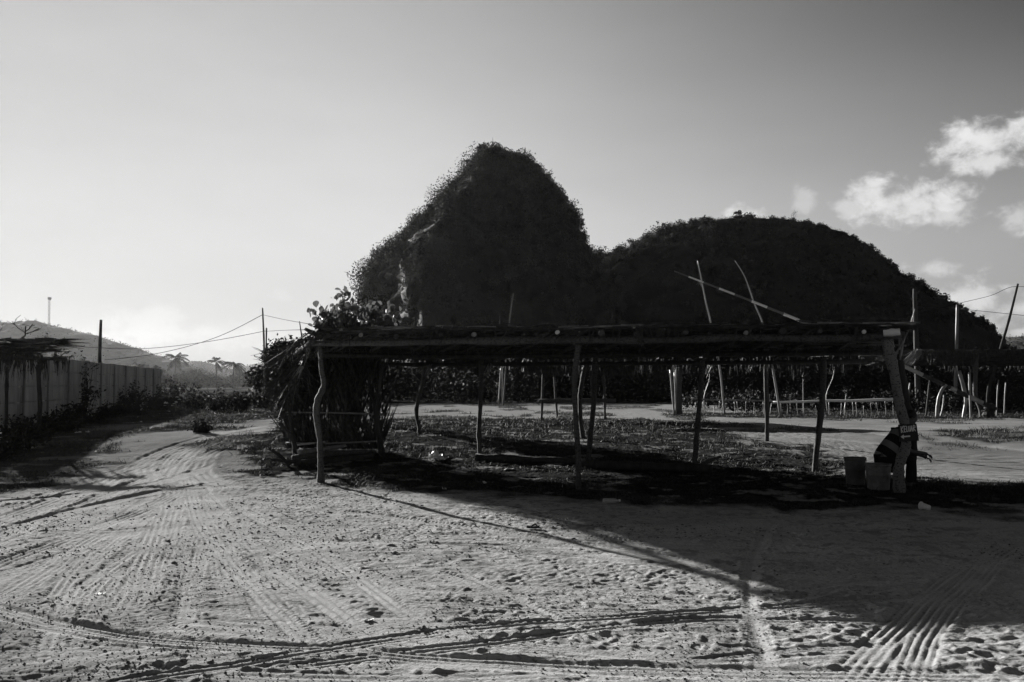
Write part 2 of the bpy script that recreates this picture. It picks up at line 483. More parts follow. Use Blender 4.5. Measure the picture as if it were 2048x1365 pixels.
def build_ground():
    xs = [0.0]
    while xs[-1] < 2600:
        x = xs[-1]
        xs.append(x + (0.0135 if x < 4.2 else (0.02 if x < 8 else max(0.02, (x - 8) * 0.07 + 0.02))))
    xs = np.array(xs)
    xs = np.concatenate([-xs[:0:-1], xs])
    ys = [3.9]
    while ys[-1] < 2440:
        y = ys[-1]
        ys.append(y + (0.0026 * y if y < 20 else (0.006 * y if y < 70 else 0.06 * y)))
    back = [-60, -30, -15, -8, -4, -1, 0.5, 2, 3, 3.5, 3.8]
    ys = np.array(back + ys)
    nx, ny = len(xs), len(ys)
    X, Y = np.meshgrid(xs, ys)
    near = ((np.abs(X) < 60) & (Y < 90))
    nr = np.clip((70 - Y) / 30, 0, 1) * np.clip((45 - np.abs(X)) / 15, 0, 1)
    # soil mask
    wx = X + 0.5 * fbm(X * 0.8, Y * 0.8, 4, 3)
    wy = Y + 0.5 * fbm(X * 0.8 + 40, Y * 0.8, 4, 5)
    soil_shade = np.zeros_like(X)
    edge = 0.9 * fbm(X * 1.3, Y * 1.3, 5, 21)
    for poly, k in SOIL_SHADE:
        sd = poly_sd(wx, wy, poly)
        soil_shade = np.maximum(soil_shade, k * np.clip(0.5 + (sd + edge) / 0.5, 0, 1))
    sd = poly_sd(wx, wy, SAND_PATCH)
    soil_shade *= 1 - 0.6 * np.clip(0.5 + (sd + edge * 0.7) / 0.5, 0, 1)
    patch = fbm(X * 0.6, Y * 0.6, 5, 31)
    soil_holes = np.clip((fbm(X * 2.2, Y * 2.2, 4, 33) - 0.28) / 0.15, 0, 1)
    soil_shade = soil_shade * (1 - 0.7 * soil_holes)
    # thin dark specks of dirt and droppings in the sand
    sp = np.clip((fbm(X * 3.3, Y * 3.3, 4, 41) - 0.34) / 0.12, 0, 1) * np.clip((patch + 0.35) / 0.3, 0, 1) * 0.4
    fine = np.clip((fbm(X * 11, Y * 11, 3, 43) - 0.05) / 0.2, 0, 1)
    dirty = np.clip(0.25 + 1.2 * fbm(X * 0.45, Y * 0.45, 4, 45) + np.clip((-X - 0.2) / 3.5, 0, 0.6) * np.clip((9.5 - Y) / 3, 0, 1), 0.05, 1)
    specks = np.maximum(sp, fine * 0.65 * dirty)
    worn = np.clip((Y - 12.5) / 5, 0, 1) * 0.5 + 0.5 * np.clip((-X + 0.6) / 3.2, 0, 1) * np.clip((9.0 - Y) / 3.2, 0, 1)  # darker sand farther back and towards the lower left
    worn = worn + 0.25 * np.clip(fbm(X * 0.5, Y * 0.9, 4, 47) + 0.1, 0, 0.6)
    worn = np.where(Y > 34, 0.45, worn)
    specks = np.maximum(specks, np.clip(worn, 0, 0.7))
    far_p = np.clip((fbm(X * 0.55, Y * 0.22, 5, 49) - 0.06) / 0.14, 0, 1) * np.clip((Y - 18) / 4, 0, 1) * 0.8
    soil_shade = np.maximum(soil_shade, far_p)
    # heights
    base = gz(X, Y)
    H = base + 0.05 * noise(X * 0.35, Y * 0.35, 51) * np.clip(Y / 8, 0, 1)
    sm = H.copy()
    lump = 0.016 * fbm(X * 1.6, Y * 1.6, 3, 61)
    rough = np.clip(0.55 + 1.3 * fbm(X * 0.35, Y * 0.35, 2, 63), 0.15, 1.3)
    n1 = fbm(X * 5.0, Y * 5.0, 3, 65)
    ridg = (0.5 - np.abs(n1)) * 0.012
    n2 = fbm(X * 13, Y * 13, 3, 67)
    n3 = noise(X * 31, Y * 31, 68) + 0.6 * noise(X * 24 + 5, Y * 24, 69)
    streak = fbm(X * 1.7 + 0.6 * Y, Y * 9, 3, 70) * np.clip(0.5 + 2 * noise(X * 0.4, Y * 0.4, 72), 0, 1)
    H += (lump + ridg * rough + 0.014 * n2 * rough + 0.012 * n3 * np.clip(0.7 + noise(X * 0.9, Y * 0.9, 73), 0.3, 1.2) + 0.014 * streak) * nr
    # soil is lumpier
    H += soil_shade * nr * (0.035 * fbm(X * 3.1, Y * 3.1, 4, 71))
    # footprints
    r = np.random.default_rng(5)
    prints = []
    for _ in range(430):
        py = 1060 + 300 * r.random() ** 0.8
        px = r.uniform(60, 2040)
        prints.append((px, py))
    for _ in range(90):
        prints.append((r.normal(1080, 220), r.normal(1190, 60)))
    for _ in range(30):
        prints.append((r.normal(1750, 160), r.normal(1300, 40)))
    for px, py in prints:
        p = G(px, min(max(py, 1000), 1364))
        a = r.uniform(0, math.pi)
        L, W = r.uniform(0.06, 0.13), r.uniform(0.03, 0.055)
        i0, i1 = np.searchsorted(ys, [p.y - 0.3, p.y + 0.3]); j0, j1 = np.searchsorted(xs, [p.x - 0.3, p.x + 0.3])
        if i1 <= i0 or j1 <= j0: continue
        dx, dy = X[i0:i1, j0:j1] - p.x, Y[i0:i1, j0:j1] - p.y
        u, v = dx * math.cos(a) + dy * math.sin(a), -dx * math.sin(a) + dy * math.cos(a)
        q = np.sqrt((u / L) ** 2 + (v / W) ** 2) + 0.5 * noise(X[i0:i1, j0:j1] * 14, Y[i0:i1, j0:j1] * 14, 77)
        dep = r.uniform(0.003, 0.011)
        H[i0:i1, j0:j1] += -dep * np.clip(1.15 - q, 0, 0.6) / 0.6 + dep * 0.45 * np.exp(-((q - 1.4) / 0.3) ** 2)
    # tyre tracks, a later one presses over the earlier
    extra = []
    for k in range(34):            # the fan of older, fainter tracks out of the bend
        x0, y0 = r.normal(375, 45), r.uniform(955, 1020)
        x1 = r.uniform(-350, 1150); y1 = r.uniform(1180, 1370)
        mx_, my_ = x0 + (x1 - x0) * r.uniform(0.25, 0.5), y0 + (y1 - y0) * r.uniform(0.3, 0.5)
        if k % 3 == 0: x0, y0, mx_, my_ = mx_, my_, mx_ + (x1 - mx_) * 0.5, my_ + (y1 - my_) * 0.45
        extra.append(([(x0, y0), (mx_, my_), (x1, y1)], r.uniform(0.06, 0.11), r.uniform(0.006, 0.011), int(r.integers(3, 6)), r.choice([0.0, 0.06])))
    for k in range(30):            # and those crossing the foreground from side to side
        y0 = r.uniform(1010, 1350); sl = r.normal(0, 60); bw = r.normal(0, 35)
        xa = r.choice([-60, 300, 700, 1100]); xb = min(2110, xa + r.uniform(600, 1500))
        extra.append(([(xa, y0 + sl * 0.5), ((xa + xb) / 2, y0 + bw * 0.6), (xb, y0 - sl * 0.5)], r.uniform(0.05, 0.1), r.uniform(0.004, 0.009), int(r.integers(1, 5)), r.choice([0.0, 0.0, 0.0, 0.065])))
    for k in range(16):            # ruts following the bend round the end of the stall
        o = r.uniform(-45, 45); t_ = r.uniform(-30, 40)
        bend = [(640 + o, 842), (500 + o, 860 + .1 * o), (415 + o * .9, 888 + .1 * o), (365 + o * .9, 915), (345 + o * .9, 950), (355 + o + t_ * .3, 985), (370 + o * 1.6 + t_, 1030)]
        if k % 2: bend = bend[:4] + [(300 + o, 935 + .2 * o), (230 + o, 960 + .4 * o), (120 + o, 1000 + .5 * o), (-60, 1060 + o)]
        extra.append((bend, r.uniform(0.09, 0.15), r.uniform(0.012, 0.024), int(r.integers(2, 5)), 0.0))
    extra = [e for e in extra if e[0][0][1] < 900 or min(p[1] for p in e[0]) > 950]
    order = extra + list(TRACKS[9:]) + list(TRACKS[:9])
    tone = np.zeros_like(X)
    for n_tr, (pts, hw, dep, gro, lug) in enumerate(order):
        main = n_tr >= len(order) - 9
        L = smooth_line([G(*p) for p in pts], 0.2)
        s0 = 0.0
        ph = r.random()
        D = None
        bx0, bx1 = L[:, 0].min() - hw * 3, L[:, 0].max() + hw * 3
        by0, by1 = L[:, 1].min() - hw * 3, L[:, 1].max() + hw * 3
        I0, I1 = np.searchsorted(ys, [by0, by1]); J0, J1 = np.searchsorted(xs, [bx0, bx1])
        if I1 <= I0 or J1 <= J0: continue
        best = np.full((I1 - I0, J1 - J0), 9.0); lat = np.zeros_like(best); arc = np.zeros_like(best)
        for i in range(len(L) - 1):
            a, b = L[i], L[i + 1]
            e = b - a; ln = np.linalg.norm(e)
            if ln < 1e-6: continue
            e = e / ln
            i0, i1 = np.searchsorted(ys[I0:I1], [min(a[1], b[1]) - hw * 2.6, max(a[1], b[1]) + hw * 2.6])
            j0, j1 = np.searchsorted(xs[J0:J1], [min(a[0], b[0]) - hw * 2.6, max(a[0], b[0]) + hw * 2.6])
            if i1 > i0 and j1 > j0:
                dx, dy = X[I0 + i0:I0 + i1, J0 + j0:J0 + j1] - a[0], Y[I0 + i0:I0 + i1, J0 + j0:J0 + j1] - a[1]
                t = np.clip(dx * e[0] + dy * e[1], 0, ln)
                d = np.hypot(dx - t * e[0], dy - t * e[1])
                sg = np.sign(-dx * e[1] + dy * e[0])
                sub = best[i0:i1, j0:j1]
                mk = d < sub
                sub[mk] = d[mk]
                lat[i0:i1, j0:j1][mk] = (d * sg)[mk]
                arc[i0:i1, j0:j1][mk] = (s0 + t)[mk]
            s0 += ln
        xx, yy = X[I0:I1, J0:J1], Y[I0:I1, J0:J1]
        wob = 1 + 0.25 * noise(xx * 2.5, yy * 2.5, 81)
        q = np.abs(lat) / hw * wob
        far = best > hw * 2.5
        w = np.clip((1.12 - q) / 0.2, 0, 1)
        w *= np.clip(0.75 + 1.6 * noise(xx * 0.8, yy * 0.8, 83 + int(ph * 50)) + 0.7 * noise(xx * 4, yy * 4, 85), 0.8 if main else (0.0 if abs(dep) < 0.0115 else 0.4), 1)      # worn away in places
        w *= np.clip(np.minimum(arc, s0 - arc) / 0.6, 0, 1)
        w[far] = 0
        dep = dep * 0.8
        prof = -dep + 0 * q
        if gro:
            cg = 0.5 + 0.5 * np.cos(2 * math.pi * (lat / hw + 0.06 * noise(arc * 1.3, arc * 0 + ph * 9, 88)) * gro / 2)
            prof = prof - min(0.015, abs(dep) * 1.5) * (cg ** 1.4 - 0.4) * np.clip(0.8 + 1.3 * noise(xx * 2.3, yy * 2.3, 84), 0.2, 1.2)
        if lug:
            lg = np.clip(np.sin(2 * math.pi * (arc + np.abs(lat) * 0.4) / lug) * 3, -1, 1)
            prof = prof + (0.0045 if gro else 0.003) * lg * np.clip(0.6 + 1.5 * noise(xx * 1.7, yy * 1.7, 86), 0, 1) * np.clip((q - 0.5) / 0.2, 0, 1)
        prof = prof + (0.0015 if main else 0.004) * noise(xx * 20, yy * 20, 87)
        specks[I0:I1, J0:J1] *= 1 - (0.8 if main else 0.5) * w
        rim = np.exp(-((q - 1.35) / 0.22) ** 2) * abs(dep) * (0.6 if main else 0.35) * np.clip(0.5 + 2 * noise(xx * 3, yy * 3, 89), 0, 1.2)
        rim *= np.clip(np.minimum(arc, s0 - arc) / 0.6, 0, 1)
        rim[far] = 0
        h = H[I0:I1, J0:J1]
        H[I0:I1, J0:J1] = h * (1 - w) + (sm[I0:I1, J0:J1] + lump[I0:I1, J0:J1] * 0.8 + prof) * w + rim * (1 - w)
        if dep > 0.03: tone[I0:I1, J0:J1] = np.maximum(tone[I0:I1, J0:J1], 0.35 * w)
    V = np.stack([X, Y, H], -1).reshape(-1, 3)
    idx = np.arange(nx * ny).reshape(ny, nx)
    Q = np.stack([idx[:-1, :-1], idx[:-1, 1:], idx[1:, 1:], idx[1:, :-1]], -1).reshape(-1, 4)

    m = bpy.data.materials.new('sand_and_dry_grass'); m.use_nodes = True
    nt = m.node_tree; b = nt.nodes['Principled BSDF']
    b.inputs['Roughness'].default_value = 0.95
    b.inputs['Specular IOR Level'].default_value = 0.0
    tc = nt.nodes.new('ShaderNodeTexCoord')

    def nz(sc, det=6):
        n = nt.nodes.new('ShaderNodeTexNoise'); n.inputs['Scale'].default_value = sc; n.inputs['Detail'].default_value = det
        n.inputs['Roughness'].default_value = 0.65
        nt.links.new(tc.outputs['Object'], n.inputs['Vector']); return n.outputs['Fac']

    def mr(v, a, b_, c, d):
        n = nt.nodes.new('ShaderNodeMapRange'); nt.links.new(v, n.inputs['Value'])
        for k, x in zip(('From Min', 'From Max', 'To Min', 'To Max'), (a, b_, c, d)): n.inputs[k].default_value = x
        return n.outputs[0]

    def mix(f, a, b_):
        n = nt.nodes.new('ShaderNodeMix'); n.data_type = 'FLOAT'
        nt.links.new(f, n.inputs[0])
        for i, v in ((2, a), (3, b_)):
            if isinstance(v, float): n.inputs[i].default_value = v
            else: nt.links.new(v, n.inputs[i])
        return n.outputs[0]
    at1 = nt.nodes.new('ShaderNodeAttribute'); at1.attribute_name = 'soil_shade'
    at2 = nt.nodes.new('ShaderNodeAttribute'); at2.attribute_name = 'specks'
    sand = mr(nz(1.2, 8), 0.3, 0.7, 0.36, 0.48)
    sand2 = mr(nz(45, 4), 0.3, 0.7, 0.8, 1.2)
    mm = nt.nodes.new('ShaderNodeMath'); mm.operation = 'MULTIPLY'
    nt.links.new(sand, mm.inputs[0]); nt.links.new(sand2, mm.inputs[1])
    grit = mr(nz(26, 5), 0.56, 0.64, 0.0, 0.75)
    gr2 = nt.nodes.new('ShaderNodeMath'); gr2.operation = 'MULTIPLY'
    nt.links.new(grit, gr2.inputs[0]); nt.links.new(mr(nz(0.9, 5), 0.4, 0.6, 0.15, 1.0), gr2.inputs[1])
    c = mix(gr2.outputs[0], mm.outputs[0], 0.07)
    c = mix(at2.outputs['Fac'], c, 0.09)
    soil_shade_c = mr(nz(2.5, 8), 0.35, 0.7, 0.016, 0.065)
    c = mix(at1.outputs['Fac'], c, soil_shade_c)
    nt.links.new(c, b.inputs['Base Color'])
    bp = nt.nodes.new('ShaderNodeBump'); bp.inputs['Strength'].default_value = 0.7; bp.inputs['Distance'].default_value = 0.012
    nt.links.new(nz(38, 6), bp.inputs['Height']); nt.links.new(bp.outputs[0], b.inputs['Normal'])
    g = mesh_np('ground', V, Q, m, None, True)
    for nm, arr in (('soil_shade', soil_shade), ('specks', np.maximum(specks * (1 - soil_shade), tone))):
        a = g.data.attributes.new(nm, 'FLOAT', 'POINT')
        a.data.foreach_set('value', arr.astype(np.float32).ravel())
    tag(g, 'pale rutted sand with dark grassy patches and tyre tracks', None, None, 'structure')
    return xs, ys, H, soil_shade


GX, GY, GH, GSOIL_SHADE = build_ground()


def gh(x, y):
    """height of the finished ground at points"""
    x, y = np.atleast_1d(np.asarray(x, float)), np.atleast_1d(np.asarray(y, float))
    j = np.clip(np.searchsorted(GX, x) - 1, 0, len(GX) - 2); i = np.clip(np.searchsorted(GY, y) - 1, 0, len(GY) - 2)
    fx = (x - GX[j]) / (GX[j + 1] - GX[j]); fy = (y - GY[i]) / (GY[i + 1] - GY[i])
    return (GH[i, j] * (1 - fx) * (1 - fy) + GH[i, j + 1] * fx * (1 - fy) + GH[i + 1, j] * (1 - fx) * fy + GH[i + 1, j + 1] * fx * fy)


def gs(x, y):
    j = np.clip(np.searchsorted(GX, x) - 1, 0, len(GX) - 2); i = np.clip(np.searchsorted(GY, y) - 1, 0, len(GY) - 2)
    return GSOIL_SHADE[i, j]


def on(px, py, dz=0.0):
    p = G(px, py)
    p.z = float(gh(p.x, p.y)[0]) + dz
    return p


# grass growing on the dark patches
def build_grass():
    mb = MB()
    n = 420000
    yy = 9.5 * (62 / 9.5) ** rng.random(n)
    xx = rng.uniform(-0.66, 0.62, n) * yy
    clump = fbm(xx * 1.4, yy * 1.4, 3, 91)
    keep = (gs(xx, yy) > 0.45 + 0.4 * rng.random(n)) & (clump > rng.uniform(-0.35, 0.4, n))
    xx, yy = xx[keep][:90000], yy[keep][:90000]
    n = len(xx)
    A = np.stack([xx, yy, gh(xx, yy) - 0.005], 1)
    h = rng.uniform(0.025, 0.085, n) * (1 + 0.8 * (fbm(xx * 0.5, yy * 0.5, 2, 95) > 0.1)) * np.clip(yy / 16, 0.7, 1.6)
    D = rng.normal(size=(n, 3)) * 0.7; D[:, 2] = np.abs(D[:, 2]) + 0.6
    D = D / np.linalg.norm(D, axis=1)[:, None] * h[:, None]
    mb.blades(A, D, 0.007 * np.clip(yy / 12, 1, 3), 0.25, 2)
    o = mb.build('grass', M['grass'])
    tag(o, 'short dry grass growing on the dark patches of ground', 'grass', None, 'stuff')


build_grass()


# clods of earth, pebbles and bits of bark strewn over the sand
def build_clods():
    n = 60000
    yy = 4.2 * (15 / 4.2) ** (rng.random(n) ** 1.2)
    xx = rng.uniform(-0.62, 0.62, n) * yy
    c = fbm(xx * 0.7, yy * 0.9, 4, 111) + np.clip(-xx / 12, -0.08, 0.15)
    keep = (c > rng.uniform(-0.1, 0.45, n)) & (gs(xx, yy) < 0.6)
    xx, yy = xx[keep][:17000], yy[keep][:17000]
    n = len(xx)
    s_ = 0.0026 + 0.007 * rng.random(n) ** 3.0 + 0.008 * (rng.random(n) < 0.015)
    s_ = s_ * np.clip(yy / 7, 0.8, 1.5)
    C = np.stack([xx, yy, gh(xx, yy) + s_ * 0.25], 1)
    base = np.array([(1, 0, 0), (0, 1, 0), (-1, 0, 0), (0, -1, 0), (0, 0, 1), (0, 0, -1)], float)
    a = rng.uniform(0, 6.28, n)
    j = base[None] * rng.uniform(0.6, 1.4, (n, 6, 1)) * np.stack([s_ * rng.uniform(0.8, 2.0, n), s_, s_ * rng.uniform(0.5, 0.9, n)], 1)[:, None, :]
    ca, sa = np.cos(a)[:, None], np.sin(a)[:, None]
    P = np.stack([j[:, :, 0] * ca - j[:, :, 1] * sa, j[:, :, 0] * sa + j[:, :, 1] * ca, j[:, :, 2]], -1) + C[:, None, :]
    T = np.array([(0, 1, 4), (1, 2, 4), (2, 3, 4), (3, 0, 4), (1, 0, 5), (2, 1, 5), (3, 2, 5), (0, 3, 5)])
    mb = MB(); mb.add(P.reshape(-1, 3), None, (np.arange(n)[:, None, None] * 6 + T[None]).reshape(-1, 3))
    tag(mb.build('gravel', M['clod']), 'small dark clods and pebbles strewn over the sand', 'gravel', None, 'stuff')


build_clods()


# ------------------------------------------------------------------ hills
def interp_sil(pts, z):
    """picture outline (x, y) from bottom to top -> x at picture height"""
    ys_ = np.array([p[1] for p in pts]); xs_ = np.array([p[0] for p in pts])
    o = np.argsort(ys_)
    return np.interp(z, ys_[o], xs_[o])


def rock_hill(name, left, right, top, base_py, Y, depth_k, label, seed, leaf_n, leaf_size, spur=None, lf=1.0):
    nr_, nt_ = 130, 260
    pys = base_py + (top - base_py) * (np.linspace(0, 1, nr_) ** 0.8)
    xl, xr = interp_sil(left, pys), interp_sil(right, pys)
    k = Y / F
    V = np.zeros((nr_, nt_, 3))
    th = np.linspace(0, 2 * math.pi, nt_, endpoint=False)
    zmax = (770 - top) * k
    for i in range(nr_):
        cx, hw = ((xl[i] + xr[i]) / 2 - 1024) * k, max((xr[i] - xl[i]) / 2 * k, 0.05)
        z = EYE + (770 - pys[i]) * k
        hd = hw * depth_k + 2.0 * (1 - i / nr_)
        c, s_ = np.cos(th), np.sin(th)
        p = 2.3
        rr = (np.abs(c) ** p + np.abs(s_) ** p) ** (-1 / p)
        # gullies and ribs, running down the slope
        rib = 0.16 * noise(th * 3.2 + 0.02 * z, np.full_like(th, z * 0.02 + seed), seed) + 0.09 * noise(th * 9, np.full_like(th, z * 0.09), seed + 3)
        w = 2.5 * fbm(th * 7, np.full_like(th, z * 0.35), 4, seed + 5) / max(hw, 3)
        fr = np.abs(s_) ** 0.7      # keep the outline, roughen the faces
        q = rr * (1 + rib * fr + w * (0.25 + 0.75 * fr) * min(1, hw / 3))
        V[i, :, 0] = cx + hw * c * q
        V[i, :, 1] = Y + hd * s_ * q
        for c0, wd, am, dec in spur or ():          # spurs that stand out of the face, with a steep left side
            cc = c - c0 - 0.05 * math.sin(z * 0.33) - 0.03 * math.sin(z * 0.9 + 1)
            V[i, :, 1] -= np.where(s_ < 0, am * (1 - 0.75 * (i / nr_)) / (1 + np.exp(-cc / wd)) * np.exp(-np.maximum(cc, 0) / dec) * np.clip(-s_ * 3, 0, 1), 0)
        V[i, :, 2] = z
    top_pt = V[-1].mean(0); top_pt[2] += 0.3
    idx = np.arange(nr_ * nt_).reshape(nr_, nt_)
    nxt = np.roll(idx, -1, 1)
    Q = np.stack([idx[:-1], nxt[:-1], nxt[1:], idx[1:]], -1).reshape(-1, 4)
    T = np.stack([idx[-1], nxt[-1], np.full(nt_, nr_ * nt_)], -1)
    o = mesh_np(name, np.concatenate([V.reshape(-1, 3), top_pt[None]]), Q, M['rock'], None, True, None, T)
    tag(o, label, None, None, 'structure')
    # scrub over the faces: bushes of every size rooted in the surface, bare ground between them
    r = np.random.default_rng(seed)
    n = 2600
    fi = np.clip((r.random(n) ** 0.85 * (nr_ - 3)).astype(int), 0, nr_ - 3); ti = r.integers(0, nt_, n)
    keep = np.sin(th[ti]) < 0.6
    fi, ti = fi[keep], ti[keep]
    n = len(fi)
    left = np.cos(th[ti]) < -0.2
    field = fbm(ti * 0.11, fi * 0.16, 3, seed + 9)
    rad = lf * (0.18 + 0.95 * r.random(n) ** 2.4) * np.where(left, 1.1, 0.7) * np.clip(1 + 1.4 * field, 0.4, 1.7) * np.where(np.abs(np.cos(th[ti]) + 0.6) < 0.17, 0.7, 1)
    C0 = V[fi, ti]
    out0 = C0 - np.stack([V[fi, :, 0].mean(1), np.full(n, Y), C0[:, 2] - 1.5], 1)
    out0 /= np.linalg.norm(out0, axis=1)[:, None] + 1e-6
    cnt = np.clip((rad ** 2 * leaf_n / (rad ** 2).sum()).astype(int), 10, 900)
    k = np.repeat(np.arange(n), cnt)
    m_ = len(k)
    d = r.normal(size=(m_, 3)) * 0.55; d /= np.maximum(np.linalg.norm(d, axis=1), 1.45)[:, None] / 1.45
    P = C0[k] + out0[k] * (rad[k] * 0.3)[:, None] + d * rad[k][:, None]
    out = out0[k]
    # thin grass and small plants between
    n2 = leaf_n // 2
    f2 = r.integers(0, nr_ - 1, n2); t2 = r.integers(0, nt_, n2)
    k2 = (np.sin(th[t2]) < 0.6) & (fbm(t2 * 0.3, f2 * 0.4, 3, seed + 12) > -0.1)
    Pg = V[f2, t2][k2] * 0.5 + V[f2 + 1, (t2 + 1) % nt_][k2] * 0.5 + r.normal(size=(k2.sum(), 3)) * 0.22
    mb = MB(); mb.leaves(P, leaf_size, 0.0, 0.5, r); mb.leaves(Pg, leaf_size * 0.7, 0.0, 0.4, r)
    # wisps of tall grass and twigs
    sel = r.random(m_) < 0.005
    D = out[sel] * 0.4 + r.normal(size=(sel.sum(), 3)) * 0.3; D[:, 2] += 0.8
    mb.blades(P[sel], D * r.uniform(0.4, 1.1, sel.sum())[:, None], 0.08, 0.25, 2)
    s = mb.build('hill_scrub', M['hill_leaf'])
    tag(s, label.split(' hill')[0] + ' hill: the scrub and grass growing over it', 'scrub', None, 'stuff')
    return V


H1L = [(742, 812), (748, 700), (752, 630), (753, 598), (748, 572), (770, 541), (778, 520), (806, 500), (828, 468), (856, 438), (890, 404), (928, 362), (954, 336), (966, 322), (978, 314)]
H1R = [(1250, 812), (1222, 600), (1182, 528), (1162, 486), (1149, 448), (1138, 420), (1122, 394), (1098, 370), (1068, 338), (1042, 322), (1010, 312)]
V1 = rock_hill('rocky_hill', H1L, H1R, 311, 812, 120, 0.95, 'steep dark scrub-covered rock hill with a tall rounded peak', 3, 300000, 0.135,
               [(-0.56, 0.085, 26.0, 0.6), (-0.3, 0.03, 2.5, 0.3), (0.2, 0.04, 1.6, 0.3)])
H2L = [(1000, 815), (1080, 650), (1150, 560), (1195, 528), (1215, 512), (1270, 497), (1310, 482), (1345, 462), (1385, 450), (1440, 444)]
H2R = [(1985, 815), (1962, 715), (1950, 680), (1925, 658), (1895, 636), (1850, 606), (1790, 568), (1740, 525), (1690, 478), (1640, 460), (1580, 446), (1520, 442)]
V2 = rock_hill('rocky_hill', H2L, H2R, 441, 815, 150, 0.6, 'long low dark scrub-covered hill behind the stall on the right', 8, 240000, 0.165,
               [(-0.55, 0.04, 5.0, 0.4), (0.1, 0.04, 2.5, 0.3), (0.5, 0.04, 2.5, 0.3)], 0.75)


def far_ridge(name, pts, Y, thick, label, seed, bump):
    """a distant wooded ridge, as rising ground with real depth"""
    k = Y / F
    px = np.array([p[0] for p in pts], float); py = np.array([p[1] for p in pts], float)
    nx, nd = 420, 22
    u = np.linspace(px[0], px[-1], nx)
    top = (770 - np.interp(u, px, py)) * k + EYE
    top = np.maximum(top, 0.5)
    bumps = np.abs(noise(u * 0.11, u * 0, seed)) * 2 + np.abs(noise(u * 0.3, u * 0 + 7, seed + 1))
    top = top + bumps * bump
    V = np.zeros((nd, nx, 3))
    for d in range(nd):
        t = d / (nd - 1) * 2 - 1
        sh = np.cos(t * math.pi / 2) ** 1.2 if abs(t) < 1 else 0
        V[d, :, 0] = (u - 1024) * k
        V[d, :, 1] = Y + t * thick + thick * 0.15 * noise(u * 0.02, u * 0 + t * 2, seed + 2)
        V[d, :, 2] = -1 + (top + 1) * sh * (1 + (0.10 * noise(u * 0.06, u * 0 + t * 7, seed + 4) if abs(t) > 0.01 and d != nd // 2 else 0))
    idx = np.arange(nd * nx).reshape(nd, nx)
    Q = np.stack([idx[:-1, :-1], idx[:-1, 1:], idx[1:, 1:], idx[1:, :-1]], -1).reshape(-1, 4)
    o = mesh_np(name, V.reshape(-1, 3), Q, M['far_hill'], None, True)
    tag(o, label, None, None, 'structure')
    # tree crowns along it
    r = np.random.default_rng(seed)
    n = 9000
    a, b = r.integers(3, nd - 3, n), r.integers(0, nx, n)
    P = V[a, b].copy()
    P[:, :2] += r.normal(size=(n, 2)) * k * 3
    P[:, 2] += np.abs(r.normal(size=n)) * bump * 0.5
    mb = MB(); mb.leaves(P, k * 1.6, 1.0, 0.6, r)
    tag(mb.build('forest', M['far_leaf']), 'far-off trees on ' + label, 'forest', None, 'stuff')


far_ridge('far_hill', [(-700, 700), (-300, 668), (0, 650), (50, 652), (75, 648), (100, 656), (150, 664), (200, 678), (260, 700), (320, 719), (350, 727), (400, 745), (470, 775)], 900, 160,
          'hazy wooded hill at the far left with a mast on top', 13, 2.2)
far_ridge('far_hill', [(300, 772), (340, 742), (375, 728), (395, 725), (420, 732), (450, 742), (490, 752), (560, 772)], 1500, 200,
          'pale small hill showing behind the palms', 17, 2.0)
far_ridge('far_hill', [(400, 774), (450, 752), (490, 738), (520, 730), (560, 735), (640, 745), (760, 774)], 1950, 220,
          'palest and farthest hill left of the leafy tree', 19, 2.0)
far_ridge('far_hill', [(1800, 770), (1880, 715), (1930, 695), (1960, 690), (2000, 684), (2040, 676), (2100, 668), (2300, 690), (2500, 760)], 520, 90,
          'dark wooded hill low at the far right', 23, 1.2)


# ------------------------------------------------------------------ trees, palms and bushes
def blob_points(blobs, n, r, hollow=0.35):
    w = np.array([b[3] ** 2 for b in blobs]); w = w / w.sum()
    k = r.choice(len(blobs), n, p=w)
    B = np.array(blobs)[k]
    d = r.normal(size=(n, 3)) * 0.52
    d[:, 2] *= 0.75
    P = B[:, :3] + d * B[:, 3:4]
    # leaves sit on twigs: pull them together in small sprays
    c = np.array([0.35, 0.35, 0.3]) * np.median(B[:, 3])
    q = P / c
    return P + 0.35 * c * np.sin(q * 6.28 + np.roll(q, 1, 1) * 3.1)


def tree(name, base, h, w, label, seed, leaf=0.12, n=2500, group=None, cat='tree', low=0.3, material='leaf', trunk_r=0.1, blobs_n=14, trunk_mat='dark_bark'):
    """trunk with limbs, crown of many leaf-sized faces in uneven clumps"""
    r = np.random.default_rng(seed)
    base = Vector(base)
    root = empty(name, base, label, cat, group)
    t = MB()
    top = base + Vector((r.normal() * 0.05 * h, 0, h * 0.85))
    t.tube([base - Vector((0, 0, 0.1)), base.lerp(top, 0.35) + Vector((r.normal() * 0.03 * h, 0, 0)), base.lerp(top, 0.7) + Vector((r.normal() * 0.03 * h, 0, 0)), top],
           [trunk_r, trunk_r * 0.75, trunk_r * 0.45, trunk_r * 0.15], 7, 0.1, 3, seed)
    blobs = []
    for i in range(blobs_n):
        a = r.uniform(0, 2 * math.pi)
        hh = low + (0.93 - low) * r.random()
        prof = math.sin(math.pi * min(0.98, max(0.1, (hh - low * 0.6) / (1.08 - low * 0.6)))) ** 0.7
        d = w * 0.5 * prof * r.uniform(0.25, 0.85)
        c = base + Vector((math.cos(a) * d, math.sin(a) * d, h * hh))
        br = w * r.uniform(0.12, 0.24)
        blobs.append((c.x, c.y, c.z, br))
        st = base.lerp(top, max(0.15, hh - 0.25))
        t.tube([st, st.lerp(c, 0.5) + Vector((0, 0, 0.04 * h)), c], [trunk_r * 0.35, trunk_r * 0.2, trunk_r * 0.08], 5, 0, 1)
    t.build('trunk', M[trunk_mat], root, True)
    m = MB()
    m.leaves(blob_points(blobs, n, r), leaf, 0, 0.55, r)
    m.build('crown', M[material], root)
    return root


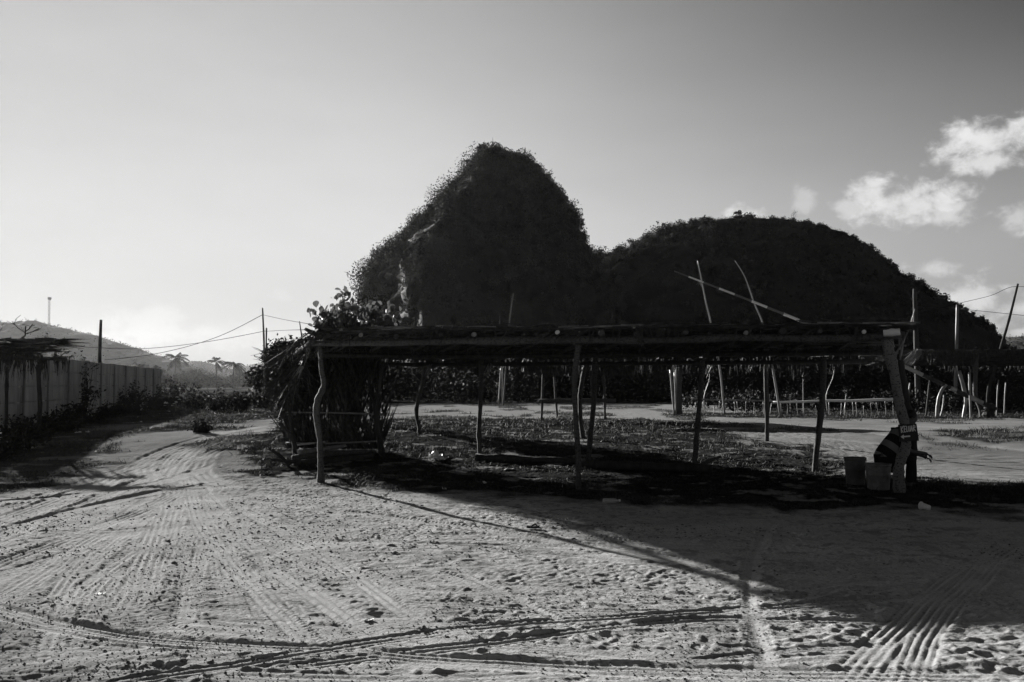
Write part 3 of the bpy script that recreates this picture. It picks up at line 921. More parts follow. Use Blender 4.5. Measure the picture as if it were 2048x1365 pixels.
def bush(base, h, w, label, seed, leaf=0.07, n=900, group=None, material='leaf', name='bush'):
    r = np.random.default_rng(seed)
    base = Vector(base)
    root = empty(name, base, label, 'bush', group)
    t = MB()
    C = []
    ntw = 30
    for i in range(ntw):
        a = r.uniform(0, 2 * math.pi)
        d = w * 0.5 * r.random() ** 0.5
        hh = h * (1.05 - 0.55 * (d / (w * 0.5)) ** 2) * r.uniform(0.45, 1.05)
        c = base + Vector((math.cos(a) * d, math.sin(a) * d * 0.7, hh))
        st = base + Vector((math.cos(a) * d * 0.35 + r.normal() * 0.04, math.sin(a) * d * 0.25, -0.03))
        md = st.lerp(c, 0.55) + Vector((r.normal() * 0.05, 0, 0.08 * h))
        t.tube([st, md, c], [0.016, 0.010, 0.003], 4)
        for k in range(n // ntw):
            s_ = r.uniform(0.1, 1.04)
            p = st.lerp(md, s_ / 0.55) if s_ < 0.55 else md.lerp(c, (s_ - 0.55) / 0.45)
            C.append((p.x + r.normal() * leaf * 1.5, p.y + r.normal() * leaf * 1.5, max(p.z + r.normal() * leaf * 1.1, base.z + 0.01)))
    t.build('stem', M['dark_bark'], root)
    m = MB()
    m.leaves(C, leaf, 0, 0.45, r)
    m.build('foliage', M[material], root)
    return root


def bare_tree(name, base, pts_dir, h, label, seed, r0=0.05, leaves=0, leaf=0.08, group=None, cat='bare tree'):
    """a leafless or nearly leafless tree: trunk and forking twigs"""
    r = random.Random(seed)
    base = Vector(base)
    root = empty(name, base, label, cat, group)
    t = MB(); tips = []

    def grow(p, d, L, rad, lev):
        q = p + d * L * 0.5 + Vector((r.gauss(0, 0.05), r.gauss(0, 0.05), 0)) * L
        e = q + (d + Vector((r.gauss(0, 0.25), r.gauss(0, 0.2), r.gauss(0.05, 0.15)))).normalized() * L * 0.5
        t.tube([p, q, e], [rad, rad * 0.8, rad * 0.55], 5)
        tips.append(e)
        if lev > 0:
            for _ in range(r.choice((2, 2, 3))):
                nd = (d + Vector((r.gauss(0, 0.6), r.gauss(0, 0.5), r.gauss(0.1, 0.35)))).normalized()
                grow(q.lerp(e, r.uniform(0.0, 1)), nd, L * r.uniform(0.55, 0.8), max(rad * 0.6, r0 * 0.14), lev - 1)
    grow(base - Vector((0, 0, 0.1)), Vector(pts_dir).normalized(), h * 0.5, r0, 4)
    t.build('trunk', M['dark_bark'], root)
    if leaves:
        rr = np.random.default_rng(seed)
        T = np.array([tuple(x) for x in tips])
        C = T[rr.integers(0, len(T), leaves)] + rr.normal(size=(leaves, 3)) * leaf * 1.2
        m = MB(); m.leaves(C, leaf, 0, 0.55, rr); m.build('leaves', M['leaf'], root)
    return root


def palm(base, h, span, label, seed, lean=0.05, group='coconut palms beyond the wall'):
    r = np.random.default_rng(seed)
    base = Vector(base)
    root = empty('palm_tree', base, label, 'palm tree', group)
    top = base + Vector((lean * h, 0, h))
    t = MB()
    t.tube([base - Vector((0, 0, 0.3)), base.lerp(top, 0.4) + Vector((-lean * h * 0.2, 0, 0)), top], [0.3, 0.24, 0.2], 7, 0.05, 4)
    t.build('trunk', M['dark_bark'], root, True)
    m = MB()
    for i in range(17):
        a = 2 * math.pi * i / 17 * 2.4 + r.normal() * 0.2
        up = r.uniform(-0.35, 1.4)
        L = span * r.uniform(0.8, 1.1)
        pts = []
        for k in range(9):
            s = k / 8
            out = L * s * (0.55 + 0.45 * math.cos(up * 0.9)) if up < 1.1 else L * s * 0.35
            z = L * (math.sin(up) * s - 0.75 * s * s * (1.1 - 0.35 * max(up, 0)))
            pts.append(top + Vector((math.cos(a) * out, math.sin(a) * out, z + 0.1)))
        m.tube(pts, [0.05 - 0.005 * k for k in range(9)], 4)
        A, D = [], []
        for k in range(26):
            s = 0.12 + 0.86 * k / 25
            f = s * 8; i0 = min(int(f), 7)
            p = pts[i0].lerp(pts[i0 + 1], f - i0)
            d = (pts[i0 + 1] - pts[i0]).normalized()
            sd = d.cross(Vector((0, 0, 1))).normalized()
            for sg in (-1, 1):
                A.append(tuple(p)); D.append(tuple((sd * sg + d * 0.7 + Vector((0, 0, -0.35))).normalized() * span * 0.3 * math.sin(math.pi * (0.15 + 0.8 * s))))
        m.blades(A, D, 0.028 * span, 0.35, 2)
    m.build('crown', M['far_leaf'], root)
    return root


def gpos(px, Y):
    p = at(px, 770, Y)
    return Vector((p.x, Y, float(gz(p.x, Y))))


for px, top, Y, span, seed, lean, lab in (
        (349, 710, 420, 6.6, 1, 0.04, 'tallest coconut palm right of the concrete wall'),
        (433, 720, 380, 4.6, 2, -0.03, 'coconut palm in the haze with upright narrow crown'),
        (466, 724, 330, 4.9, 3, 0.03, 'coconut palm nearest the leafy tree, with a wide drooping crown'),
        (313, 738, 300, 4.0, 4, 0.0, 'palm peeping over the right end of the concrete wall'),
        (277, 732, 320, 4.6, 5, 0.02, 'palm crown above the middle of the concrete wall'),
        (262, 736, 330, 4.0, 6, -0.02, 'smallest palm crown above the concrete wall')):
    b = gpos(px, Y)
    palm(b, EYE + (770 - top) * Y / F - b.z - span * 0.25, span, lab, seed, lean)

for px, top, w, Y, seed, lab in (
        (385, 746, 60, 528, 31, 'broad misty tree behind the tallest palm'),
        (335, 757, 50, 400, 32, 'misty tree at the right end of the wall'),
        (420, 752, 70, 560, 33, 'flat-topped misty tree left of the middle palms'),
        (470, 755, 60, 544, 34, 'misty tree between the two right-hand palms'),
        (500, 765, 50, 480, 35, 'low misty tree just left of the leafy tree'),
        (440, 770, 80, 448, 36, 'low hazy thicket tree below the palms'),
        (375, 770, 60, 384, 37, 'low hazy tree right behind the sunlit bushes')):
    b = gpos(px, Y)
    h = EYE + (770 - top) * Y / F - b.z
    tree('misty_tree', b, h, w * Y / F, lab, seed, 0.6, 3600, 'hazy trees in the left background', 'tree', 0.1, 'far_leaf', 0.3, 22)

b = gpos(556, 72)
tree('leafy_tree', b, 4.7, 4.4, 'dark leafy tree behind the thatched end of the stall', 41, 0.16, 7000, None, 'tree', 0.02, 'leaf', 0.14, 26)
b = gpos(600, 76)
tree('leafy_tree', b, 4.6, 4.6, 'dark round tree half hidden by the thatched stall end', 42, 0.16, 6000, None, 'tree', 0.02, 'leaf', 0.14, 24)

# broad-leaved shrub behind the thatched end of the stall
sb = gpos(705, 30)
root = empty('broadleaf_shrub', sb, 'large-leaved shrub rising above the left end of the stall roof', 'shrub')
t = MB(); LC = []; rs = random.Random(5)
for i, (px, py) in enumerate([(683, 582), (640, 625), (660, 622), (690, 615), (712, 625), (735, 618), (748, 608), (762, 625), (780, 612), (793, 630),
                              (655, 645), (690, 640), (720, 640), (760, 645), (790, 648), (672, 655), (735, 655), (700, 600), (675, 612), (770, 640), (710, 648), (800, 655), (650, 660),
                              (628, 622), (640, 608), (652, 632), (668, 636), (632, 640), (684, 584), (681, 598), (686, 612), (672, 622), (700, 628), (645, 640), (660, 615), (726, 612), (742, 618), (770, 620), (785, 622), (755, 612), (700, 668), (740, 672), (780, 670), (668, 670), (720, 662), (755, 660), (690, 655)]):
    tip = at(px, py, 30 + rs.uniform(-1.0, 1.0))
    st = sb + Vector((rs.uniform(-.3, .3), 0, 0.05))
    mid = st.lerp(tip, 0.6); mid.z += 0.1
    t.tube([st, mid, tip], [0.035, 0.02, 0.006], 5, 0, 3)
    for k in range(26):
        s = rs.uniform(0.7, 1.0)
        p = mid.lerp(tip, max(0.0, (s - 0.6) / 0.4))
        LC.append((p.x + rs.gauss(0, 0.13), p.y + rs.gauss(0, 0.13), p.z + rs.gauss(0, 0.1)))
t.build('stem', M['dark_bark'], root)


def broad_leaves(mb, C, size):
    """rounded, slightly folded leaves"""
    C = np.asarray(C); n = len(C)
    u = rng.normal(size=(n, 3)); u[:, 2] -= 0.6; u /= np.linalg.norm(u, axis=1)[:, None]
    v = np.cross(u, rng.normal(size=(n, 3))); v /= np.linalg.norm(v, axis=1)[:, None]
    w = np.cross(u, v)
    L = (size * rng.uniform(0.6, 1.3, n))[:, None]
    pr = [(-1, 0, 0), (-.55, .6, .2), (.1, .75, .25), (.65, .45, .12), (1.05, 0, -.1), (.65, -.45, .12), (.1, -.75, .25), (-.55, -.6, .2)]
    P = np.stack([C + u * L * a + v * L * b_ + w * L * c for a, b_, c in pr], 1).reshape(-1, 3)
    b0 = np.arange(n)[:, None] * 8
    Q = np.concatenate([b0 + [[0, 1, 2, 3]], b0 + [[0, 3, 4, 4]][:1]], 0) if False else None
    Q = np.concatenate([b0 + [[0, 1, 2, 3]], b0 + [[0, 5, 6, 7]]], 0)
    T = np.concatenate([b0 + [[0, 3, 4]], b0 + [[0, 4, 5]]], 0)
    mb.add(P, Q, T)


m = MB(); broad_leaves(m, LC, 0.125); m.build('foliage', M['broadleaf'], root)

# bushes along the left bank
for px, Y, h, w, seed, lab in (
        (265, 40, 1.45, 2.0, 51, 'dark bush growing against the concrete wall'),
        (345, 50, 1.9, 2.6, 52, 'tall bush at the right end of the concrete wall'),
        (408, 25, 0.34, 0.6, 53, 'small dark bush on the near edge of the grass bank'),
        (440, 46, 1.2, 2.4, 54, 'spreading bush on the bank below the palms'),
        (478, 46, 1.0, 1.2, 55, 'narrow bush between the bank and the hazy trees'),
        (385, 50, 1.2, 2.2, 56, 'bush beside the white litter on the bank'),
        (520, 52, 1.2, 1.8, 57, 'bush at the foot of the two tall bare poles'),
        (310, 46, 0.9, 1.8, 58, 'low bush in front of the wall end'),
        (30, 21, 0.7, 2.0, 59, 'low weedy bush beneath the left shed'),
        (110, 26, 0.65, 2.2, 60, 'weedy bush beside the left shed post'),
        (170, 31, 0.7, 2.4, 61, 'weedy bush at the foot of the wall, middle of its length'),
        (225, 37, 0.75, 2.2, 62, 'low weeds at the foot of the wall beside the dark bush'),
        (-20, 19, 0.75, 2.0, 63, 'dark weeds at the left edge under the shed')):
    bush(gpos(px, Y), h, w, lab, seed, (0.03 if h < 0.4 else 0.045) + Y * 0.0008, 420 if h < 0.4 else 1100, None)

# dark thicket below the hills: bushes and small trees one can barely tell apart
r = np.random.default_rng(77)
mb = MB(); blobs = []
for i in range(420):
    Y = r.uniform(66, 92)
    px = r.uniform(560, 2350)
    x = (px - 1024) * Y / F
    h = r.uniform(1.2, 3.6) * (0.8 if px > 1950 else 1) * (1.5 if i % 9 == 0 else 1)
    blobs.append((x, Y, 0.3 + h * 0.5, h * 0.55))
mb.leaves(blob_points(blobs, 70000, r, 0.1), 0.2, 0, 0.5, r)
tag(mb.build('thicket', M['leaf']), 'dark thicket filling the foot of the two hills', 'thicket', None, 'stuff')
mb = MB(); blobs = []
for i in range(130):
    Y = r.uniform(43, 60)
    px = r.uniform(1370, 2350)
    x = (px - 1024) * Y / F
    h = r.uniform(0.5, 1.5)
    blobs.append((x, Y, 0.3 + h * 0.45, h * 0.5))
mb.leaves(blob_points(blobs, 26000, r, 0.1), 0.09, 0, 0.5, r)
tag(mb.build('undergrowth', M['leaf']), 'weedy undergrowth behind the low rail fence', 'undergrowth', None, 'stuff')

# trees on the ridges of the hills
def ridge(px, py, Y): return at(px, py, Y)


tree('hilltop_tree', ridge(966, 330, 117), 2.7, 2.8, 'small leafy tree on the very top of the steep hill', 71, 0.16, 900, None, 'tree', 0.2, 'leaf', 0.06)
bare_tree('bare_tree', ridge(858, 412, 120), (0.1, 0, 1), 2.6, 'bare twiggy tree on the left slope of the steep hill', 72, 0.05)
for px, py, h, w, seed, lab in (
        (1262, 506, 1.7, 2.2, 73, 'round bush in the saddle left of the long hill'),
        (1235, 516, 1.0, 2.0, 74, 'low bush lowest in the saddle between the hills'),
        (1298, 496, 1.4, 1.2, 75, 'small thin tree beside the saddle bush'),
        (1320, 482, 2.4, 1.3, 76, 'tallest slender tree on the left shoulder of the long hill'),
        (1475, 446, 1.6, 1.4, 77, 'small tree against the cloud on the long hill crest'),
        (1420, 450, 1.0, 1.8, 78, 'flat bush on the crest left of the cloud'),
        (1648, 470, 1.1, 1.2, 79, 'last small tree right along the long hill crest')):
    tree('ridge_tree', ridge(px, py + 4, 138), h * 1.5, w * 1.3, lab, seed, 0.13, 420, 'small trees on the long hill', 'tree', 0.35, 'leaf', 0.04, 9)
bare_tree('bare_tree', ridge(1583, 460, 138), (0.0, 0, 1), 3.8, 'bare twiggy tree on the crest of the long hill', 80, 0.05)
bare_tree('bare_tree', ridge(1190, 520, 121), (0.3, 0, 1), 1.8, 'dry twigs at the notch right of the steep hill', 81, 0.035)
bare_tree('bare_tree', gpos(128, 58) + Vector((0.5, 0, 0)), (0.05, 0, 1), 4.9, 'nearly leafless tree behind the concrete wall', 82, 0.12, 130, 0.09)
bare_tree('bare_tree', gpos(-25, 40), (0.25, 0, 1), 4.6, 'bare branching tree at the left edge above the shed roof', 83, 0.13)
bush(gpos(163, 33.4) , 2.75, 1.6, 'dark creeper bush topping the concrete wall', 84, 0.07, 900)

# saplings behind the rail fence and at the right
for px, Y, h, seed, lab, lean in (
        (1606, 42, 1.8, 91, 'thin sapling with two leafy tufts behind the rail fence', 0.0),
        (1655, 41, 2.2, 92, 'bent pale sapling behind the rail fence', 0.15),
        (1410, 41.5, 2.0, 93, 'leaning sapling at the left end of the rail fence', 0.12),
        (1580, 43, 0.9, 94, 'shortest sapling behind the rail fence', 0.0),
        (1690, 43, 1.1, 95, 'small weedy sapling near the right of the rail fence', 0.05)):
    b = gpos(px, Y)
    root = empty('sapling', b, lab, 'sapling', 'saplings behind the rail fence')
    rr = random.Random(seed)
    top = b + Vector((lean * h, 0, h))
    t = MB(); t.tube([b - Vector((0, 0, 0.05)), b.lerp(top, 0.4) - Vector((lean * h * 0.6, 0, 0)), b.lerp(top, 0.75), top], [0.025, 0.022, 0.016, 0.008], 6, 0.1, 3)
    for k in range(4):
        s = b.lerp(top, rr.uniform(0.7, 0.95))
        t.tube([s, s + Vector((rr.gauss(0, .15), rr.gauss(0, .1), rr.uniform(.1, .3)))], [0.009, 0.004], 4)
    t.build('stem', M['stick'], root, True)
    C = [(top.x + rr.gauss(0, .13), top.y + rr.gauss(0, .1), top.z + rr.gauss(-.05, .12)) for _ in range(70)]
    m = MB(); m.leaves(C, 0.05, 0, 0.5); m.build('leaves', M['leaf'], root)


# ------------------------------------------------------------------ the thatched stall
def crooked(pts, Y, rad, n=9, lump=0.07, sub=5, seed=0, Ytop=None):
    """a crooked stick through picture positions, standing at distance Y"""
    m = MB()
    k = len(pts)
    P = [at(px, py, Y + ((Ytop - Y) * (1 - i / (k - 1)) if Ytop else 0)) for i, (px, py) in enumerate(pts)]
    m.tube(P, rad, n, lump, sub, seed)
    return m


stall = empty('thatched_stall', (1.3, 14.3, 0), 'long flat-roofed thatched stall on crooked posts in the middle', 'stall')
ROOF_Z = 2.5
FL, FR = Vector((-3.35, 14.9, 0)), Vector((6.15, 13.3, 0))
RL, RR = Vector((-5.3, 20.6, 0)), Vector((8.2, 20.6, 0))
RM = Vector((-2.4, 24.0, 0))


def roof_pt(u, v, z=0.0):
    """u along the front, v from front to back"""
    back = RL.lerp(RM, u / 0.28) if u < 0.28 else RM.lerp(RR, (u - 0.28) / 0.72)
    p = FL.lerp(FR, u).lerp(back, v)
    return Vector((p.x, p.y, ROOF_Z - 0.2 * v + z))


def post(parent, pts, Y, rad, mat_='bark', seed=0, sink=0.12, name='post', n=9, lump=0.06, Ytop=None):
    m = MB()
    P = [at(px, py, Y + ((Ytop - Y) * (1 - i / (len(pts) - 1)) if Ytop else 0)) for i, (px, py) in enumerate(pts)]
    P.append(P[-1] + Vector((0, 0, -sink)))
    rr = list(rad) + [rad[-1]] if hasattr(rad, '__len__') else rad
    m.tube(P, rr, n, lump, 5, seed)
    return m.build(name, M[mat_], parent, True)


def gY(px, py): return G(px, py).y


# front row
post(stall, [(640, 690), (643, 740), (648, 770), (636, 800), (633, 830), (640, 880), (641, 920), (642, 966)], gY(642, 966), [.04, .043, .048, .052, .058, .05, .052, .058], 'bark', 1)
post(stall, [(1157, 690), (1150, 745), (1150, 800), (1153, 860), (1157, 920), (1157, 979)], gY(1157, 979), [.045, .045, .045, .045, .045, .045], 'bark', 2)
post(stall, [(1770, 668), (1780, 712), (1788, 745), (1797, 800), (1809, 850), (1812, 890), (1800, 925), (1797, 955), (1800, 988)], gY(1800, 988), [.085, .08, .075, .072, .075, .08, .08, .085, .095], 'pale_bark', 3)
post(stall, [(1795, 700), (1803, 745), (1812, 800), (1823, 850), (1827, 900), (1822, 978)], gY(1820, 976) + 0.35, [.07, .065, .065, .06, .055, .055], 'dark_bark', 4)
# middle row
for i, (pts, r0, mt) in enumerate((
        ([(767, 725), (760, 770), (755, 810), (757, 850), (764, 890), (768, 915)], .04, 'dark_bark'),
        ([(962, 720), (962, 790), (958, 860), (960, 915)], .05, 'bark'),
        ([(1190, 720), (1188, 800), (1182, 860), (1177, 920)], .055, 'bark'),
        ([(1405, 720), (1402, 770), (1396, 840), (1391, 900), (1389, 940)], .05, 'bark'),
        ([(1647, 715), (1645, 790), (1638, 860), (1632, 910), (1630, 943)], .055, 'bark'))):
    Yp = gY(*pts[-1])
    post(stall, pts, Yp, r0, mt, 10 + i)
    # knot
# rear row
for i, (pts, r0) in enumerate((
        ([(852, 728), (846, 765), (836, 800), (833, 830), (838, 850), (840, 870)], .055),
        ([(1172, 728), (1163, 770), (1160, 800), (1161, 840), (1166, 876)], .06),
        ([(1532, 728), (1532, 770), (1534, 830), (1534, 882)], .055))):
    post(stall, pts, gY(*pts[-1]), r0, 'bark', 20 + i)
# stake at the right end of the thatch wall and its leaning partner
post(stall, [(748, 800), (752, 850), (760, 912)], gY(766, 912) - 0.2, .035, 'dark_bark', 31, name='post')
post(stall, [(578, 800), (582, 850), (590, 914)], gY(585, 912), .04, 'dark_bark', 32, name='post')

# beams
m = MB(); P = [roof_pt(u, 0.0, -0.13) for u in np.linspace(0.0, 0.97, 9)]
P = [p + Vector((0, -0.02 + random.uniform(-.02, .02), random.uniform(-.03, .02))) for p in P]
m.tube(P, [.05, .056, .05, .058, .06, .054, .058, .06, .05], 10, 0.07, 4); m.build('beam', M['bark'], stall, True)
for v in (0.5, 0.93):
    m = MB(); m.tube([roof_pt(u, v, -0.14) for u in np.linspace(0.0, 1.0, 9)], .05, 8, 0.05, 2); m.build('beam', M['dark_bark'], stall, True)
m = MB(); m.tube([roof_pt(0.0, v, -0.12) for v in (-0.03, 0.3, 0.6, 1.0)], .045, 8, 0.05, 2); m.build('beam', M['dark_bark'], stall, True)
# big pale log end beside the right front post
m = MB(); a = at(1767, 667, 13.1); b = at(1800, 664, 13.0)
m.tube([a, a.lerp(b, 0.5), b], [.05, .055, .05], 12, 0.04, 2); m.build('beam_end', M['peeled'], stall, True)
# rafters: round logs laid on the beams, their ends poking out at the front
for i, px in enumerate((657, 700, 722, 792, 882, 948, 1002, 1072, 1115, 1203, 1275, 1372, 1420, 1492, 1566, 1640, 1728)):
    u = (px - 655) / (1785 - 655)
    f = roof_pt(u, 0, 0)
    end = at(px, 668 - 3 * u + random.uniform(-2, 2), f.y - random.uniform(0.03, 0.4))
    end.z = ROOF_Z - 0.035 + random.uniform(-.03, .022)
    bk = roof_pt(min(1, u * 0.98 + 0.015), 0.97, -0.04)
    rr = random.uniform(0.022, 0.05)
    m = MB(); m.tube([end, end.lerp(bk, 0.3) + Vector((random.uniform(-.05, .05), 0, 0)), bk], [rr, rr * 0.95, rr * 0.7], 10, 0.05, 3, i)
    rf = m.build('rafter', M['dark_bark'], stall, True)
    d_ = (end - bk).normalized()
    MB().tube([end + d_ * .035, end + d_ * .03, end - d_ * 0.05], [rr * .95, rr * 1.06, rr * 1.06], 10, 0.03, 1, i).build('cut_end', M['peeled' if i in (8, 16) else ('stick' if i in (2, 5, 13) else ('bark' if i % 2 else 'dark_bark'))], rf)

# roof thatch: layered palm strips over a slab, ragged at the edges
mb = MB()
nu, nv = 90, 46
hole = np.random.default_rng(3).random((nv, nu))
VV, QQ = [], []
for j in range(nv + 1):
    for i in range(nu + 1):
        p = roof_pt(0.005 + 0.99 * i / nu, 0.015 + 0.965 * j / nv, 0.035 + random.uniform(-.018, .018))
        VV.append(tuple(p + Vector((random.uniform(-.03, .03), random.uniform(-.03, .03), 0))))
for j in range(nv):
    for i in range(nu):
        if hole[j, i] < 0.003: continue
        a = j * (nu + 1) + i
        QQ.append((a, a + 1, a + nu + 2, a + nu + 1))
mb.add(VV, QQ)
A, D = [], []
for k in range(3600):
    u, v = random.random(), random.random() ** 0.9
    if k < 420: v = random.uniform(0, 0.03)
    p = roof_pt(u, v, random.uniform(0.02, 0.075))
    a = random.gauss(0, 0.5) if k % 3 else random.uniform(-math.pi, math.pi)
    L = random.uniform(0.4, 1.0)
    if k < 420: a = random.choice((0, math.pi)) + random.gauss(0, 0.12)
    dx = math.cos(a) * L / 9.6
    if u + dx > 1.0 or u + dx < 0.0: a = math.pi - a
    A.append(tuple(p)); D.append((math.cos(a) * L, math.sin(a) * L, random.uniform(-.02, .035)))
mb.blades(A, D, 0.05, 0.03, 2)
mb.build('roof_thatch', M['thatch'], stall)
# a ragged, heaped front edge
mb = MB(); A, D = [], []
for k in range(900):
    u = random.random()
    hp = max(0.0, 0.05 + 0.09 * math.sin(u * 19 + 2) * math.sin(u * 43) + 0.05 * math.sin(u * 97))
    p = roof_pt(u, random.uniform(-0.004, 0.05), 0.03 + hp * random.random())
    a = random.choice((0, math.pi)) + random.gauss(0, 0.5)
    L = random.uniform(0.12, 0.55)
    if not 0.0 < u + math.cos(a) * L / 9.6 < 1.0: a = math.pi - a
    A.append(tuple(p)); D.append((math.cos(a) * L, math.sin(a) * L * .4, random.gauss(0.0, .09) * L - (0.25 * L if k % 9 == 0 else 0)))
mb.blades(A, D, 0.045, 0.12, 3)
mb.build('roof_edge', M['thatch'], stall)
# loose pale strips lying along the front edge, catching the light
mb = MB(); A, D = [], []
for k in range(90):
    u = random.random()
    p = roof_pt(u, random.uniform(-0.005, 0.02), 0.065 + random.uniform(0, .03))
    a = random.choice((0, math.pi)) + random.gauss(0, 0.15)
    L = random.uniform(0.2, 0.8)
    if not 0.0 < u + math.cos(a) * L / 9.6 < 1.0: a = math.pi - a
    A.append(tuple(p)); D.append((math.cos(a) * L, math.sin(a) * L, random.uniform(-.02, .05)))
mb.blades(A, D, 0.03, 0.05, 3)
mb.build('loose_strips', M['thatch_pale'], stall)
# hanging fringes along the rear edge and some wisps at the front and left
mb = MB(); A, D = [], []
for k in range(1700):
    u = random.random()
    dens = 0.5 + 0.5 * math.sin(u * 23) * math.sin(u * 57 + 1)
    if random.random() > dens + 0.25: continue
    p = roof_pt(u, 0.97 + random.uniform(-.03, .03), random.uniform(-.05, .03))
    L = random.uniform(0.12, 0.42) * (0.6 + 0.6 * dens)
    A.append(tuple(p)); D.append((random.gauss(0, .12) * L, random.gauss(0.15, .2) * L, -L))
for k in range(900):
    u, v = random.random(), random.uniform(0.4, 0.7)
    p = roof_pt(u, v, 0)
    L = random.uniform(0.08, 0.25)
    A.append(tuple(p)); D.append((random.gauss(0, .3) * L, random.gauss(0, .3) * L, -L))
for k in range(150):
    u = random.choice((0.03, 0.17, 0.22, 0.36, 0.5, 0.58, 0.63, 0.74, 0.9)) + random.gauss(0, .02)
    p = roof_pt(min(max(u, 0.0), 1.0), -0.014, 0.03)
    L = random.uniform(0.05, 0.32)
    A.append(tuple(p)); D.append((random.gauss(0, .35) * L, -0.02, -L))
for u0 in (0.42, 0.44, 0.445, 0.45, 0.455, 0.46, 0.05, 0.1, 0.8, 0.82):
    for k in range(5):
        p = roof_pt(u0 + random.uniform(0, .03), -0.012, 0.03)
        L = random.uniform(0.25, 0.55)
        A.append(tuple(p)); D.append((-0.8 * L, -0.02, random.uniform(-.6, -.2) * L))
for k in range(420):
    v = random.random() ** 0.7
    p = roof_pt(0.0, v, random.uniform(-.05, .05))
    L = random.uniform(0.25, 0.75) * (0.35 + 0.65 * v)
    A.append(tuple(p + Vector((random.uniform(-.15, .1), 0, 0)))); D.append((random.gauss(-.25, .5) * L, random.gauss(0, .45) * L, -L * random.uniform(0.0, 1)))
for k in range(26):
    v = random.uniform(0.55, 1)
    p = roof_pt(0.0, v, 0.0)
    L = random.uniform(0.2, 0.45)
    A.append(tuple(p)); D.append((-L, random.gauss(0, .2), random.uniform(-.2, .6) * L))
mb.blades(A, D, 0.022, 0.08, 2)
mb.build('fringe', M['thatch'], stall)
for px, py in ((859, 740), (1287, 732), (1502, 736), (1508, 727), (1420, 735), (1350, 738), (732, 731), (622, 694), (612, 716), (640, 700), (603, 740), (1165, 740), (980, 738)):
    mb = MB(); A, D = [], []
    for k in range(11):
        p = at(px + random.uniform(-5, 5), py - 8 + random.uniform(-4, 4), 22.5 if px > 660 else 17.5)
        L = random.uniform(.12, .3)
        A.append(tuple(p)); D.append((-.35 * L + random.gauss(0, .04), 0, -L))
    mb.blades(A, D, 0.018, 0.1, 2)
    mb.build('hanging_tuft', M['thatch_pale'], stall)

# thatched wall closing the left end: upright palm fronds
mb = MB(); A, D = [], []
wl, wr = at(578, 770, 20.4), at(766, 770, 20.2)
for k in range(3200):
    s = random.random()
    if random.random() > 0.55 + 0.45 * math.sin(s * 31 + 1.0) * math.sin(s * 13): continue
    p = Vector((wl.x + (wr.x - wl.x) * s, wl.y + (wr.y - wl.y) * s + random.uniform(-.2, .2), 0.13))
    if random.random() < 0.66:
        L = random.uniform(0.35, 1.3)
        z0 = random.uniform(0.7, 2.1)
        z0 = min(z0, 2.3 - L * 0.6)
    else:
        z0 = 0.12; L = random.uniform(0.5, 1.2)
    L = min(L, 2.36 - z0)
    A.append((p.x, p.y, z0 + 0.08)); D.append((random.gauss(-.04, .3) * L, random.gauss(0, .08) * L, L))
mb.blades(A, D, 0.04, 0.01, 2)
A, D = [], []
for k in range(600):
    s = random.random() ** 1.6 * 0.6
    p = Vector((wl.x, wl.y, 0)).lerp(Vector((FL.x - 0.1, FL.y + 0.2, 0)), s * 0.7)
    L = random.uniform(0.3, 1.0)
    z0 = 2.5 - random.random() * (1.3 - 0.8 * s)
    L *= 0.6
    A.append((p.x + random.gauss(0, .14), p.y, z0)); D.append((random.gauss(-.05, .55) * L, random.gauss(0, .5) * L, -L * random.uniform(-.2, 1)))
mb.blades(A, D, 0.035, 0.15, 3)
mb.leaves([(wl.x + random.gauss(0.1, .2), wl.y + random.gauss(-.3, .35), random.uniform(0.9, 2.3)) for k in range(420)], 0.06)
mb.build('thatch_wall', M['thatch'], stall)
# frond ribs sprawling out at the left corner
mb = MB()
for k in range(9):
    b0 = Vector((wl.x + random.uniform(-.1, .3), wl.y - 0.2, 0.2 + random.uniform(0, .8)))
    tip = b0 + Vector((random.uniform(-.65, -.1), random.uniform(-.2, .2), random.uniform(1.0, 1.9)))
    mb.tube([b0, b0.lerp(tip, 0.55) + Vector((0.08, 0, 0.05)), tip], [.016, .012, .004], 5, 0, 3)
    Aa, Dd = [], []
    for q in range(34):
        s = 0.25 + 0.75 * q / 33
        p = b0.lerp(tip, s)
        for sg in (-1, 1):
            Aa.append(tuple(p)); Dd.append((sg * 0.3 * random.uniform(.5, 1), random.gauss(0, .08), 0.25 * random.uniform(.2, 1)))
    mb.blades(Aa, Dd, 0.022, 0.15, 2)
mb.build('palm_frond', M['thatch'], stall)
# two thin rails tied across the thatched wall
for y0, y1 in ((825, 829), (886, 882)):
    m = MB(); m.tube([at(572, y0, 19.9), at(660, y0 + 1, 19.8), at(768, y1, 19.75)], .018, 6, 0.05, 3); m.build('rail', M['stick'], stall, True)
# odd sticks rising from the roof
for pts, r0 in (([(599, 643), (606, 690)], .02), ([(610, 658), (636, 672)], .05), ([(1662, 640), (1655, 662)], .012), ([(1000, 632), (1000, 664)], .014)):
    m = MB(); Ys = 20.5 if pts[0][0] in (599,) else 15.5
    m.tube([at(px, py, Ys) for px, py in pts], [r0 * 0.6, r0], 6, 0.1, 3); m.build('roof_stick', M['bark'], stall, True)

# the painted board nailed to the pale right post
Yb = G(1800, 988).y - 0.16
sign = empty('sign_board', at(1818, 866, Yb), 'black hand-painted board reading KELUAR with an arrow pointing left', 'sign')
c = [at(*q, Yb) for q in ((1797, 850), (1833, 848), (1838, 882), (1800, 884))]
V = []
for p in c: V.append(tuple(p))
for p in c: V.append((p.x, p.y + 0.02, p.z))
MB().add(V, [(0, 3, 2, 1), (4, 5, 6, 7), (0, 1, 5, 4), (1, 2, 6, 5), (2, 3, 7, 6), (3, 0, 4, 7)]).build('board', M['black'], sign)


